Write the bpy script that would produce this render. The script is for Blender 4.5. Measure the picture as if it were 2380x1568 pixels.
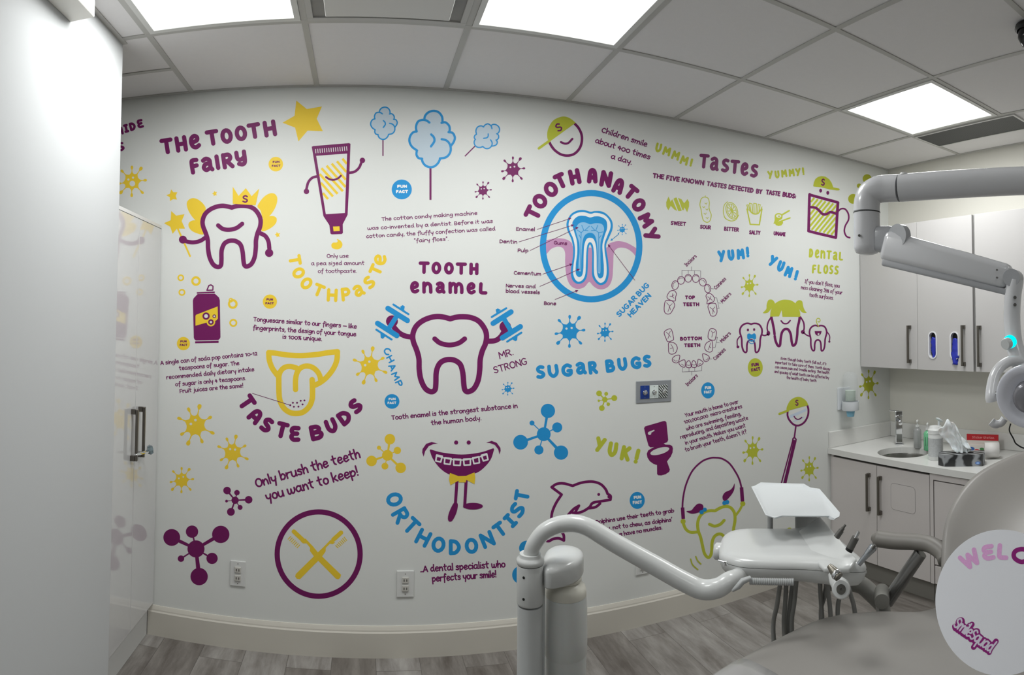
import bpy, bmesh, math, random
from math import pi, sin, cos, tan, atan2, hypot, radians
from mathutils import Vector, Matrix, Quaternion
from mathutils.geometry import delaunay_2d_cdt

SC = bpy.context.scene
for o in list(bpy.data.objects):
    bpy.data.objects.remove(o)
COL = SC.collection

# ------------------------------------------------------------------ camera: a phone panorama (central cylinder)
F_PX, CX, CY = 1426.192, 1190.0, 717.088        # focal length and horizon line for the 2380 x 1568 frame
ROT = Matrix(((0.970105, 0.242226, -0.014957), (-0.242543, 0.969811, -0.025310), (0.008375, 0.028181, 0.999568)))
EYE = 1.531                                      # lens height above the floor
cam_d = bpy.data.cameras.new('camera')
cam = bpy.data.objects.new('camera', cam_d)
COL.objects.link(cam)
SC.camera = cam
cam_d.type = 'PANO'
cam_d.panorama_type = 'CENTRAL_CYLINDRICAL'
cam_d.central_cylindrical_radius = 1.0
cam_d.central_cylindrical_range_u_min = -CX / F_PX
cam_d.central_cylindrical_range_u_max = (2380 - CX) / F_PX
cam_d.central_cylindrical_range_v_min = -(1568 - CY) / F_PX
cam_d.central_cylindrical_range_v_max = CY / F_PX
cam_d.clip_start = 0.02
# camera axes: right = ROT x, forward = ROT y, up = ROT z
rx, fy, uz = ROT.col[0], ROT.col[1], ROT.col[2]
m = Matrix.Identity(4)
for i in range(3):
    m[i][0], m[i][1], m[i][2] = rx[i], uz[i], -fy[i]
m[2][3] = EYE
cam.matrix_world = m

# ------------------------------------------------------------------ world, exposure
world = bpy.data.worlds.new('world')
SC.world = world
world.use_nodes = True
bg = world.node_tree.nodes['Background']
bg.inputs[0].default_value = (0.75, 0.8, 0.85, 1)
bg.inputs[1].default_value = 0.03
SC.view_settings.view_transform = 'Standard'
SC.view_settings.look = 'None'
SC.view_settings.exposure = 0.0
SC.view_settings.gamma = 1.0
SC.view_settings.use_curve_mapping = False
SC.cycles.use_denoising = True
SC.cycles.max_bounces = 8
SC.cycles.diffuse_bounces = 5
LAMP = 3.0                                       # glow of the ceiling light panels themselves
LAMP_W = 15.5                                    # light each panel throws down, watts
LAMP_SPREAD = 3.14

# ------------------------------------------------------------------ measures of the room (metres, origin on the floor under the lens)
WY = 2.870      # mural wall
XL = -0.965     # left wall
XR = 3.332      # right wall
YB = -1.70      # wall behind the lens
CH = 2.650      # ceiling
G = 0.6096      # ceiling grid
GX0 = -0.838
GY0 = 2.241

def ray(px, py):
    th = (px - CX) / F_PX
    return ROT @ Vector((sin(th), cos(th), (CY - py) / F_PX))

def on_wall(px, py, y=WY):
    d = ray(px, py); k = y / d.y
    return Vector((d.x * k, y, EYE + d.z * k))

def on_side(px, py, x):
    d = ray(px, py); k = x / d.x
    return Vector((x, d.y * k, EYE + d.z * k))

def on_level(px, py, z):
    d = ray(px, py); k = (z - EYE) / d.z
    return Vector((d.x * k, d.y * k, z))

def at_y(px, py, y):
    return on_wall(px, py, y)

def at_r(px, py, r):
    """point seen at a pixel, r metres away (horizontally)"""
    d = ray(px, py); k = r / hypot(d.x, d.y)
    return Vector((d.x * k, d.y * k, EYE + d.z * k))

# ------------------------------------------------------------------ materials
def srgb(h):
    if isinstance(h, str):
        h = tuple(int(h[i:i + 2], 16) / 255 for i in (0, 2, 4))
    return tuple((c / 12.92 if c <= 0.04045 else ((c + 0.055) / 1.055) ** 2.4) for c in h) + (1,)

MATS = {}
def mat(name, col, rough=0.5, metal=0.0, spec=0.5, coat=0.0, trans=0.0, bump=0.0, bscale=60, ior=1.45, emit=0.0, vary=0.0, vscale=6, alpha=1.0, sss=0.0):
    if name in MATS:
        return MATS[name]
    m = bpy.data.materials.new(name)
    m.use_nodes = True
    nt = m.node_tree; b = nt.nodes['Principled BSDF']
    c = srgb(col)
    b.inputs['Base Color'].default_value = c
    b.inputs['Roughness'].default_value = rough
    b.inputs['Metallic'].default_value = metal
    b.inputs['Specular IOR Level'].default_value = spec
    b.inputs['IOR'].default_value = ior
    if coat:
        b.inputs['Coat Weight'].default_value = coat
        b.inputs['Coat Roughness'].default_value = 0.08
    b.inputs['Transmission Weight'].default_value = trans
    if alpha < 1: b.inputs['Alpha'].default_value = alpha
    if sss:
        b.inputs['Subsurface Weight'].default_value = sss
    if emit:
        b.inputs['Emission Color'].default_value = c
        b.inputs['Emission Strength'].default_value = emit
    tc = nt.nodes.new('ShaderNodeTexCoord')
    if bump:
        n = nt.nodes.new('ShaderNodeTexNoise'); n.inputs['Scale'].default_value = bscale; n.inputs['Detail'].default_value = 4
        nt.links.new(tc.outputs['Object'], n.inputs['Vector'])
        bm = nt.nodes.new('ShaderNodeBump'); bm.inputs['Strength'].default_value = bump; bm.inputs['Distance'].default_value = 0.002
        nt.links.new(n.outputs['Fac'], bm.inputs['Height']); nt.links.new(bm.outputs['Normal'], b.inputs['Normal'])
    if vary:
        n = nt.nodes.new('ShaderNodeTexNoise'); n.inputs['Scale'].default_value = vscale; n.inputs['Detail'].default_value = 5
        nt.links.new(tc.outputs['Object'], n.inputs['Vector'])
        mx = nt.nodes.new('ShaderNodeMix'); mx.data_type = 'RGBA'
        mx.inputs['A'].default_value = tuple(x * (1 - vary) for x in c[:3]) + (1,)
        mx.inputs['B'].default_value = tuple(min(1, x * (1 + vary)) for x in c[:3]) + (1,)
        nt.links.new(n.outputs['Fac'], mx.inputs['Factor']); nt.links.new(mx.outputs['Result'], b.inputs['Base Color'])
    MATS[name] = m
    return m

def lamp_mat(name, col, strength):
    m = bpy.data.materials.new(name); m.use_nodes = True
    nt = m.node_tree; nt.nodes.remove(nt.nodes['Principled BSDF'])
    e = nt.nodes.new('ShaderNodeEmission'); e.inputs[0].default_value = col; e.inputs[1].default_value = strength
    nt.links.new(e.outputs[0], nt.nodes['Material Output'].inputs[0])
    MATS[name] = m
    return m

def floor_mat():
    m = bpy.data.materials.new('grey_planks'); m.use_nodes = True
    nt = m.node_tree; N = nt.nodes; L = nt.links; b = N['Principled BSDF']
    tc = N.new('ShaderNodeTexCoord')
    mp = N.new('ShaderNodeMapping'); mp.inputs['Rotation'].default_value = (0, 0, radians(90)); mp.inputs['Location'].default_value = (0.31, 0.113, 0)
    L.new(tc.outputs['Object'], mp.inputs['Vector'])
    br = N.new('ShaderNodeTexBrick'); br.offset = 0.37; br.inputs['Scale'].default_value = 1.0
    br.inputs['Brick Width'].default_value = 1.22; br.inputs['Row Height'].default_value = 0.20
    br.inputs['Mortar Size'].default_value = 0.0011; br.inputs['Mortar Smooth'].default_value = 0.2
    br.inputs['Color1'].default_value = (0, 0, 0, 1); br.inputs['Color2'].default_value = (1, 1, 1, 1)
    br.inputs['Mortar'].default_value = (0.5, 0.5, 0.5, 1); br.inputs['Bias'].default_value = 0.0
    L.new(mp.outputs['Vector'], br.inputs['Vector'])
    # grain: noise stretched along the plank, shifted per plank
    sp = N.new('ShaderNodeSeparateColor'); L.new(br.outputs['Color'], sp.inputs[0])
    mul = N.new('ShaderNodeMath'); mul.operation = 'MULTIPLY'; mul.inputs[1].default_value = 37.0; L.new(sp.outputs[0], mul.inputs[0])
    cb = N.new('ShaderNodeCombineXYZ'); L.new(mul.outputs[0], cb.inputs[2])
    ad = N.new('ShaderNodeVectorMath'); ad.operation = 'ADD'; L.new(mp.outputs['Vector'], ad.inputs[0]); L.new(cb.outputs[0], ad.inputs[1])
    sc = N.new('ShaderNodeVectorMath'); sc.operation = 'MULTIPLY'; sc.inputs[1].default_value = (1.3, 6.5, 1); L.new(ad.outputs[0], sc.inputs[0])
    n1 = N.new('ShaderNodeTexNoise'); n1.inputs['Scale'].default_value = 2.2; n1.inputs['Detail'].default_value = 9; n1.inputs['Roughness'].default_value = 0.66; n1.inputs['Distortion'].default_value = 0.25
    L.new(sc.outputs[0], n1.inputs['Vector'])
    cr = N.new('ShaderNodeValToRGB')
    cr.color_ramp.elements[0].position = 0.30; cr.color_ramp.elements[0].color = srgb('66605b')
    cr.color_ramp.elements[1].position = 0.68; cr.color_ramp.elements[1].color = srgb('9f9c98')
    e = cr.color_ramp.elements.new(0.46); e.color = srgb('817d79')
    L.new(n1.outputs['Fac'], cr.inputs[0])
    tint = N.new('ShaderNodeMix'); tint.data_type = 'RGBA'; tint.blend_type = 'MULTIPLY'; tint.inputs['Factor'].default_value = 1
    cr2 = N.new('ShaderNodeValToRGB'); cr2.color_ramp.elements[0].color = srgb('cfcbc7'); cr2.color_ramp.elements[1].color = (1, 1, 1, 1)
    L.new(sp.outputs[0], cr2.inputs[0]); L.new(cr.outputs[0], tint.inputs['A']); L.new(cr2.outputs[0], tint.inputs['B'])
    gm = N.new('ShaderNodeMix'); gm.data_type = 'RGBA'; gm.inputs['B'].default_value = srgb('4a4541')
    L.new(br.outputs['Fac'], gm.inputs['Factor']); L.new(tint.outputs['Result'], gm.inputs['A'])
    L.new(gm.outputs['Result'], b.inputs['Base Color'])
    b.inputs['Roughness'].default_value = 0.5; b.inputs['Specular IOR Level'].default_value = 0.4
    bp = N.new('ShaderNodeBump'); bp.inputs['Strength'].default_value = 0.25; bp.inputs['Distance'].default_value = 0.002
    L.new(n1.outputs['Fac'], bp.inputs['Height']); L.new(bp.outputs['Normal'], b.inputs['Normal'])
    MATS['grey_planks'] = m
    return m

M_WALL = mat('wall_paint', 'd9dbd8', 0.62, bump=0.05, bscale=250, spec=0.3)
M_WALLR = mat('warm_wall_paint', 'd5d3cb', 0.6, bump=0.05, bscale=250, spec=0.3)
M_BASE = mat('baseboard_paint', 'c9c5bb', 0.45)
M_TILE = mat('ceiling_tile', 'dfdddd', 0.9, bump=0.25, bscale=500, spec=0.1, vary=0.02, vscale=40)
M_GRID = mat('ceiling_grid_metal', 'b2b1ad', 0.5)
M_FLOOR = floor_mat()
M_LAMP = lamp_mat('light_panel', (0.98, 1.0, 0.99, 1), LAMP)

# ------------------------------------------------------------------ mesh helpers
def link(name, bm, m=None, parent=None, smooth=False, loc=None):
    me = bpy.data.meshes.new(name)
    bm.normal_update()
    bm.to_mesh(me); bm.free()
    if m is not None:
        for x in (m if isinstance(m, (list, tuple)) else [m]):
            me.materials.append(x)
    if smooth:
        for p in me.polygons: p.use_smooth = True
        if smooth != 'all':
            me.set_sharp_from_angle(angle=radians(smooth if not isinstance(smooth, bool) else 40))
    o = bpy.data.objects.new(name, me)
    COL.objects.link(o)
    if parent is not None:
        o.parent = parent
        top = parent.parent is None
        o.matrix_parent_inverse = Matrix.Translation(-Vector(parent.location)) if top else Matrix.Identity(4)
    return o

def tag(o, label=None, cat=None, group=None, kind=None):
    if label: o['label'] = label
    if cat: o['category'] = cat
    if group: o['group'] = group
    if kind: o['kind'] = kind
    return o

def thing(name, label, cat, loc=(0, 0, 0), group=None):
    o = bpy.data.objects.new(name, None)
    COL.objects.link(o); o.location = loc; o.empty_display_size = 0.05
    return tag(o, label, cat, group)

def struct(name, bm, m, smooth=False):
    o = link(name, bm, m, smooth=smooth); o['kind'] = 'structure'; return o

def box(bm, x0, x1, y0, y1, z0, z1, bevel=0.0, seg=2, mi=0):
    vs = [bm.verts.new((x, y, z)) for x in (x0, x1) for y in (y0, y1) for z in (z0, z1)]
    idx = [(0, 1, 3, 2), (4, 6, 7, 5), (0, 4, 5, 1), (2, 3, 7, 6), (0, 2, 6, 4), (1, 5, 7, 3)]
    fs = [bm.faces.new([vs[i] for i in f]) for f in idx]
    for f in fs: f.material_index = mi
    if bevel > 0:
        es = list({e for f in fs for e in f.edges})
        r = bmesh.ops.bevel(bm, geom=es, offset=bevel, segments=seg, affect='EDGES', profile=0.5, clamp_overlap=True)
        for f in r['faces']: f.material_index = mi
    return vs

def frame_of(d):
    d = d.normalized()
    a = Vector((0, 0, 1)) if abs(d.z) < 0.9 else Vector((1, 0, 0))
    u = d.cross(a).normalized(); v = d.cross(u).normalized()
    return u, v

def tube(bm, pts, rad, n=16, cap=True, mi=0, flat=1.0, up=None):
    """swept tube along points; rad is a number or a list; flat scales the second axis"""
    pts = [Vector(p) for p in pts]
    R = rad if isinstance(rad, (list, tuple)) else [rad] * len(pts)
    rings = []; u = None
    for i, p in enumerate(pts):
        d = (pts[min(i + 1, len(pts) - 1)] - pts[max(i - 1, 0)]).normalized()
        if u is None:
            if up is not None:
                v0 = Vector(up); u = d.cross(v0).normalized()
            else:
                u, _ = frame_of(d)
        else:
            u = (u - d * u.dot(d)).normalized()
        v = d.cross(u).normalized()
        rings.append([bm.verts.new(p + u * (cos(2 * pi * k / n) * R[i]) + v * (sin(2 * pi * k / n) * R[i] * flat)) for k in range(n)])
    for a, b in zip(rings, rings[1:]):
        for k in range(n):
            f = bm.faces.new((a[k], a[(k + 1) % n], b[(k + 1) % n], b[k])); f.material_index = mi
    if cap:
        f = bm.faces.new(rings[0][::-1]); f.material_index = mi
        f = bm.faces.new(rings[-1]); f.material_index = mi
    return rings

def cyl(bm, p0, p1, r, n=24, mi=0, r1=None):
    return tube(bm, [p0, p1], [r, r if r1 is None else r1], n, True, mi)

def lathe(bm, prof, n=32, center=(0, 0, 0), axis=(0, 0, 1), mi=0, closed=False, squash=1.0):
    """profile of (r, h) revolved about an axis"""
    c = Vector(center); d = Vector(axis).normalized(); u, v = frame_of(d)
    rings = []
    for r, h in prof:
        if r <= 1e-6:
            rings.append([bm.verts.new(c + d * h)])
        else:
            rings.append([bm.verts.new(c + d * h + u * (cos(2 * pi * k / n) * r) + v * (sin(2 * pi * k / n) * r * squash)) for k in range(n)])
    for a, b in zip(rings, rings[1:]):
        for k in range(n):
            k2 = (k + 1) % n
            if len(a) == 1 and len(b) == 1: continue
            if len(a) == 1: f = bm.faces.new((a[0], b[k2], b[k]))
            elif len(b) == 1: f = bm.faces.new((a[k], a[k2], b[0]))
            else: f = bm.faces.new((a[k], a[k2], b[k2], b[k]))
            f.material_index = mi
    return rings

def spline(P, n=8, closed=False):
    """Catmull-Rom through points (tuples of any size)"""
    P = [tuple(p) for p in P]
    if len(P) < 3 and not closed: return P
    out = []; m = len(P)
    rng = range(m if closed else m - 1)
    for i in rng:
        if closed:
            p0, p1, p2, p3 = P[(i - 1) % m], P[i], P[(i + 1) % m], P[(i + 2) % m]
        else:
            p1, p2 = P[i], P[i + 1]
            p0 = P[i - 1] if i > 0 else tuple(2 * a - b for a, b in zip(p1, p2))
            p3 = P[i + 2] if i + 2 < m else tuple(2 * a - b for a, b in zip(p2, p1))
        for k in range(n):
            t = k / n
            out.append(tuple(0.5 * ((2 * b) + (-a + c) * t + (2 * a - 5 * b + 4 * c - d) * t * t + (-a + 3 * b - 3 * c + d) * t ** 3) for a, b, c, d in zip(p0, p1, p2, p3)))
    if not closed: out.append(P[-1])
    return out

def subsurf(o, lv=2):
    md = o.modifiers.new('subdivision', 'SUBSURF'); md.levels = lv; md.render_levels = lv
    return o

# ------------------------------------------------------------------ the room
def wall_box(name, x0, x1, y0, y1, z0, z1, m):
    bm = bmesh.new(); box(bm, x0, x1, y0, y1, z0, z1); return struct(name, bm, m)

AX = -1.60          # back of the cupboard alcove
AY = 2.285          # where the left wall ends and the alcove begins
wall_box('floor', AX - 0.1, XR + 0.1, YB - 0.1, WY + 0.1, -0.1, 0.0, M_FLOOR)
wall_box('wall_back', AX - 0.1, XR + 0.1, WY, WY + 0.1, 0, CH + 0.1, M_WALL)
wall_box('wall_right', XR, XR + 0.1, YB, WY, 0, CH + 0.1, M_WALLR)
wall_box('wall_front', AX - 0.1, XR + 0.1, YB - 0.1, YB, 0, CH + 0.1, mat('front_wall_paint', '8f8f8c', 0.7))
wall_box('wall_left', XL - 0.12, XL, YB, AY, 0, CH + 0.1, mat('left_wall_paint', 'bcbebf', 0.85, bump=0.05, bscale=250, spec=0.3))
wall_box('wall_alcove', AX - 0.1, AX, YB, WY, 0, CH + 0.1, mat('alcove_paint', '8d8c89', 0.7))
ceil_y = [GY0 - G * k for k in range(0, 8)]
ceil_x = [GX0 + G * k for k in range(-1, 7)]
# ceiling: tiles set a little above the grid
bm = bmesh.new()
box(bm, AX - 0.1, XR + 0.1, YB - 0.1, WY + 0.1, CH + 0.003, CH + 0.1)
struct('ceiling', bm, M_TILE)
bm = bmesh.new()
for x in ceil_x:
    if x > AX: box(bm, x - 0.012, x + 0.012, YB, WY, CH - 0.0005, CH + 0.0035)
for y in ceil_y:
    if y > YB: box(bm, AX, XR, y - 0.012, y + 0.012, CH - 0.0008, CH + 0.0035)
box(bm, AX, GX0, 2.577 - 0.012, 2.577 + 0.012, CH - 0.0008, CH + 0.0035)
for a in ((AX, XR, WY - 0.02, WY), (XR - 0.02, XR, YB, WY - 0.02), (XL, XL + 0.02, YB, AY)):
    box(bm, *a, CH - 0.0011, CH + 0.0035)
struct('trim_1', bm, M_GRID)
# baseboards
def board(name, p, q, nrm):
    """moulded baseboard from p to q, nrm points into the room"""
    prof = [(0, 0), (0.016, 0), (0.016, 0.112), (0.012, 0.118), (0.011, 0.124), (0.007, 0.134), (0.004, 0.1405), (0, 0.1405)]
    bm = bmesh.new(); p = Vector(p); q = Vector(q); nr = Vector(nrm)
    A = [bm.verts.new(p + nr * d + Vector((0, 0, h))) for d, h in prof]
    B = [bm.verts.new(q + nr * d + Vector((0, 0, h))) for d, h in prof]
    k = len(prof)
    for i in range(k): bm.faces.new((A[i], A[(i + 1) % k], B[(i + 1) % k], B[i]))
    bm.faces.new(A[::-1]); bm.faces.new(B)
    bmesh.ops.recalc_face_normals(bm, faces=bm.faces)
    return struct(name, bm, M_BASE)
board('baseboard_back', (-1.003, WY, 0), (2.745, WY, 0), (0, -1, 0))
board('baseboard_front', (XL, YB, 0), (XR, YB, 0), (0, 1, 0))
board('baseboard_right', (XR, YB, 0), (XR, 0.74, 0), (-1, 0, 0))

# ------------------------------------------------------------------ ceiling lights (the lamps of the room, plus added ones behind the viewer)
def ceiling_light(kx, ky, label, watts=LAMP_W):
    x0, y1 = GX0 + G * kx, GY0 - G * ky
    t = thing('ceiling_light', label, 'ceiling light', ((x0 + G / 2), (y1 - G / 2), CH), 'square light panels in the ceiling grid')
    bm = bmesh.new()
    a, b, c, d = x0 + 0.013, x0 + G - 0.013, y1 - G + 0.013, y1 - 0.013
    w = 0.022
    for q in ((a, b, c, c + w), (a, b, d - w, d), (a, a + w, c + w, d - w), (b - w, b, c + w, d - w)):
        box(bm, *q, CH - 0.004, CH + 0.0025)
    link('light_frame', bm, mat('light_frame_white', 'cfcfcc', 0.4), t)
    bm = bmesh.new(); box(bm, a + w, b - w, c + w, d - w, CH - 0.001, CH + 0.0025)
    link('diffuser', bm, M_LAMP, t)
    ld = bpy.data.lights.new('panel_light', 'AREA'); ld.shape = 'SQUARE'; ld.size = G - 0.07; ld.energy = watts; ld.spread = LAMP_SPREAD; ld.color = (0.988, 1.0, 0.988)
    lo = bpy.data.objects.new('panel_light', ld); COL.objects.link(lo); lo.parent = t; lo.location = (0, 0, -0.006)
    lo.visible_camera = False
    return t
ceiling_light(0, 0, 'bright square ceiling light panel at top left, nearest the tall cupboard')
ceiling_light(2, 0, 'bright square ceiling light panel above the tooth anatomy drawing, just right of the air diffuser')
ceiling_light(5, 0, 'bright square ceiling light panel beside the dark vent near the wall cabinets')
ceiling_light(1, 4, 'square ceiling light panel behind the viewer on the left', 3.5)  # unseen lamp added behind the lens, kept dim
ceiling_light(4, 4, 'square ceiling light panel behind the viewer on the right', 11.0)  # unseen lamp added behind the lens, set stronger to brighten the welcome disc

# ------------------------------------------------------------------ flat printed shapes, traced in photo pixels and laid on their real plane
def area2(P):
    return sum(P[i][0] * P[(i + 1) % len(P)][1] - P[(i + 1) % len(P)][0] * P[i][1] for i in range(len(P)))

FR = {'px': (0, 0, 1), 'c1': (240, 200, .19328), 'c2': (360, 400, .15948), 'c3': (640, 220, .15304), 'c4': (640, 440, .17857), 'c5': (840, 230, .16807),
      'c6': (840, 470, .14668), 'd1': (1140, 380, .21683), 'd2': (1230, 260, .14031), 'd3': (1500, 320, .16807), 'd4': (1840, 390, .21053),
      'd5': (1520, 560, .21689), 'd6': (1680, 560, .2168), 'e1': (360, 620, .20408), 'e2': (540, 680, .22959), 'e3': (860, 680, .20408),
      'e4': (1180, 680, .26779), 'e5': (1360, 860, .1913), 'e6': (360, 920, .30612), 'g1': (560, 1020, .2551), 'g2': (840, 980, .26786),
      'g3': (1180, 1060, .20408), 'g4': (1520, 1040, .21689), 'g5': (1680, 860, .20408), 'h2': (1960, 700, .21683), 'h4': (2080, 1000, .36232)}

class Shape:
    def __init__(s, frame='px', step=9.0):
        s.ox, s.oy, s.k = FR[frame]; s.P = []; s.N = []; s.step = step
    def T(s, p): return (s.ox + p[0] * s.k, s.oy + p[1] * s.k)
    def raw(s, Q, neg=False):
        n = len(Q); R = []
        for i in range(n):
            a, b = Q[i], Q[(i + 1) % n]
            d = hypot(b[0] - a[0], b[1] - a[1]); m = max(1, int(d / s.step))
            for j in range(m): R.append((a[0] + (b[0] - a[0]) * j / m, a[1] + (b[1] - a[1]) * j / m))
        A = area2(R)
        if abs(A) < 1e-6: return s
        if A < 0: R = R[::-1]
        (s.N if neg else s.P).append(R); return s
    def poly(s, pts, neg=False): return s.raw([s.T(p) for p in pts], neg)
    def blob(s, pts, neg=False, n=6): return s.raw([s.T(p) for p in spline(pts, n, True)], neg)
    def hole(s, pts): return s.poly(pts, True)
    def disc(s, x, y, r, ry=None, rot=0, neg=False, n=None):
        ry = r if ry is None else ry; a = radians(rot); cx, cy = s.T((x, y)); r *= s.k; ry *= s.k
        n = n or max(10, min(72, int(6 + max(r, ry) * 1.6)))
        return s.raw([(cx + cos(2 * pi * i / n) * r * cos(a) - sin(2 * pi * i / n) * ry * sin(a), cy + cos(2 * pi * i / n) * r * sin(a) + sin(2 * pi * i / n) * ry * cos(a)) for i in range(n)], neg)
    def ribbon(s, Q, w, closed=False, butt=False):
        """Q in pixels, round joins and caps"""
        R = [Q[0]]
        for p in Q[1:]:
            if hypot(p[0] - R[-1][0], p[1] - R[-1][1]) > 1e-3: R.append(p)
        h = w / 2; k = 8 if w < 4 else (12 if w < 9 else 20)
        m = len(R)
        for i in range(m if closed else m - 1):
            a, b = R[i], R[(i + 1) % m]; d = hypot(b[0] - a[0], b[1] - a[1])
            if d < 1e-4: continue
            nx, ny = -(b[1] - a[1]) / d * h, (b[0] - a[0]) / d * h
            s.raw([(a[0] + nx, a[1] + ny), (b[0] + nx, b[1] + ny), (b[0] - nx, b[1] - ny), (a[0] - nx, a[1] - ny)])
        for i in range(m):
            if butt and not closed and i in (0, m - 1): continue
            if w < 2.6 and 0 < i < m - 1:
                a, b, c = R[i - 1], R[i], R[i + 1]
                t = abs(atan2(b[1] - a[1], b[0] - a[0]) - atan2(c[1] - b[1], c[0] - b[0]))
                if min(t, 2 * pi - t) < 0.15: continue
            x, y = R[i]; ph = 0.13 * i
            s.raw([(x + cos(2 * pi * j / k + ph) * h * 0.998, y + sin(2 * pi * j / k + ph) * h * 0.998) for j in range(k)])
        return s
    def line(s, pts, w, closed=False, butt=False): return s.ribbon([s.T(p) for p in pts], w * s.k, closed, butt)
    def curve(s, pts, w, closed=False, n=6, butt=False): return s.ribbon([s.T(p) for p in spline(pts, n, closed)], w * s.k, closed, butt)
    def ring(s, x, y, r, w, ry=None, rot=0):
        ry = r if ry is None else ry; a = radians(rot); n = max(16, min(80, int(8 + max(r, ry) * s.k * 1.4)))
        Q = [s.T((x + cos(2 * pi * i / n) * r * cos(a) - sin(2 * pi * i / n) * ry * sin(a), y + cos(2 * pi * i / n) * r * sin(a) + sin(2 * pi * i / n) * ry * cos(a))) for i in range(n)]
        return s.ribbon(Q, w * s.k, True)
    def tris(s):
        V = []; Fc = []
        for R in s.P + s.N:
            Fc.append(list(range(len(V), len(V) + len(R)))); V += [Vector(p) for p in R]
        nP = len(s.P)
        v, e, f, ov, oe, of = delaunay_2d_cdt(V, [], Fc, 1, 1e-3, True)
        def within(x, y, P):
            c = False; j = len(P) - 1
            for i in range(len(P)):
                a, b = P[i], P[j]; j = i
                if (a[1] > y) != (b[1] > y) and x < (b[0] - a[0]) * (y - a[1]) / (b[1] - a[1]) + a[0]: c = not c
            return c
        A_ = s.P + s.N; keep = []
        for t, o in zip(f, of):
            if not o: continue
            x = sum(v[i][0] for i in t) / 3; y = sum(v[i][1] for i in t) / 3
            real = [i for i in o if within(x, y, A_[i])]
            if real and all(i < nP for i in real): keep.append(t)
        return v, keep

PUR, YEL, BLU, GRN = '70185a', 'e8c637', '2590cf', 'b7bd3c'
def ink(c):
    names = {PUR: 'purple_print', YEL: 'yellow_print', BLU: 'blue_print', GRN: 'green_print'}
    return mat(names.get(c, 'print_' + c), c, 0.5, spec=0.3)

def lay(name, sh, col, parent=None, layer=0, plane=None):
    v, tr = sh.tris()
    bm = bmesh.new(); d = 0.00016 + 0.00014 * layer
    pt = plane or (lambda x, y, d: on_wall(x, y, WY - d))
    used = {}
    for t in tr:
        for i in t:
            if i not in used: used[i] = bm.verts.new(pt(v[i][0], v[i][1], d))
        try: bm.faces.new([used[i] for i in t])
        except ValueError: pass
    c = sum((x.co for x in bm.verts), Vector()) / max(1, len(bm.verts))
    if parent is None:
        for x in bm.verts: x.co -= c
    bm.normal_update()
    for f in bm.faces:
        ctr = f.calc_center_median() + (c if parent is None else Vector())
        if f.normal.dot(Vector((0, 0, EYE)) - ctr) < 0: f.normal_flip()
    o = link(name, bm, ink(col) if isinstance(col, str) else col, parent)
    if parent is None: o.location = c
    return o

def decal(name, label, parts, cat='wall decal', group=None, plane=None):
    """parts: [(part name, Shape, colour)] later ones lie on top"""
    if len(parts) == 1:
        o = lay(name, parts[0][1], parts[0][2], plane=plane)
        return tag(o, label, cat, group)
    P = [p for s in parts for R in s[1].P for p in R]
    c = (sum(p[0] for p in P) / len(P), sum(p[1] for p in P) / len(P))
    loc = plane(c[0], c[1], 0) if plane else on_wall(*c)
    t = thing(name, label, cat, loc, group)
    for i, (pn, sh, col) in enumerate(parts): lay(pn, sh, col, t, i, plane)
    return t

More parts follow.
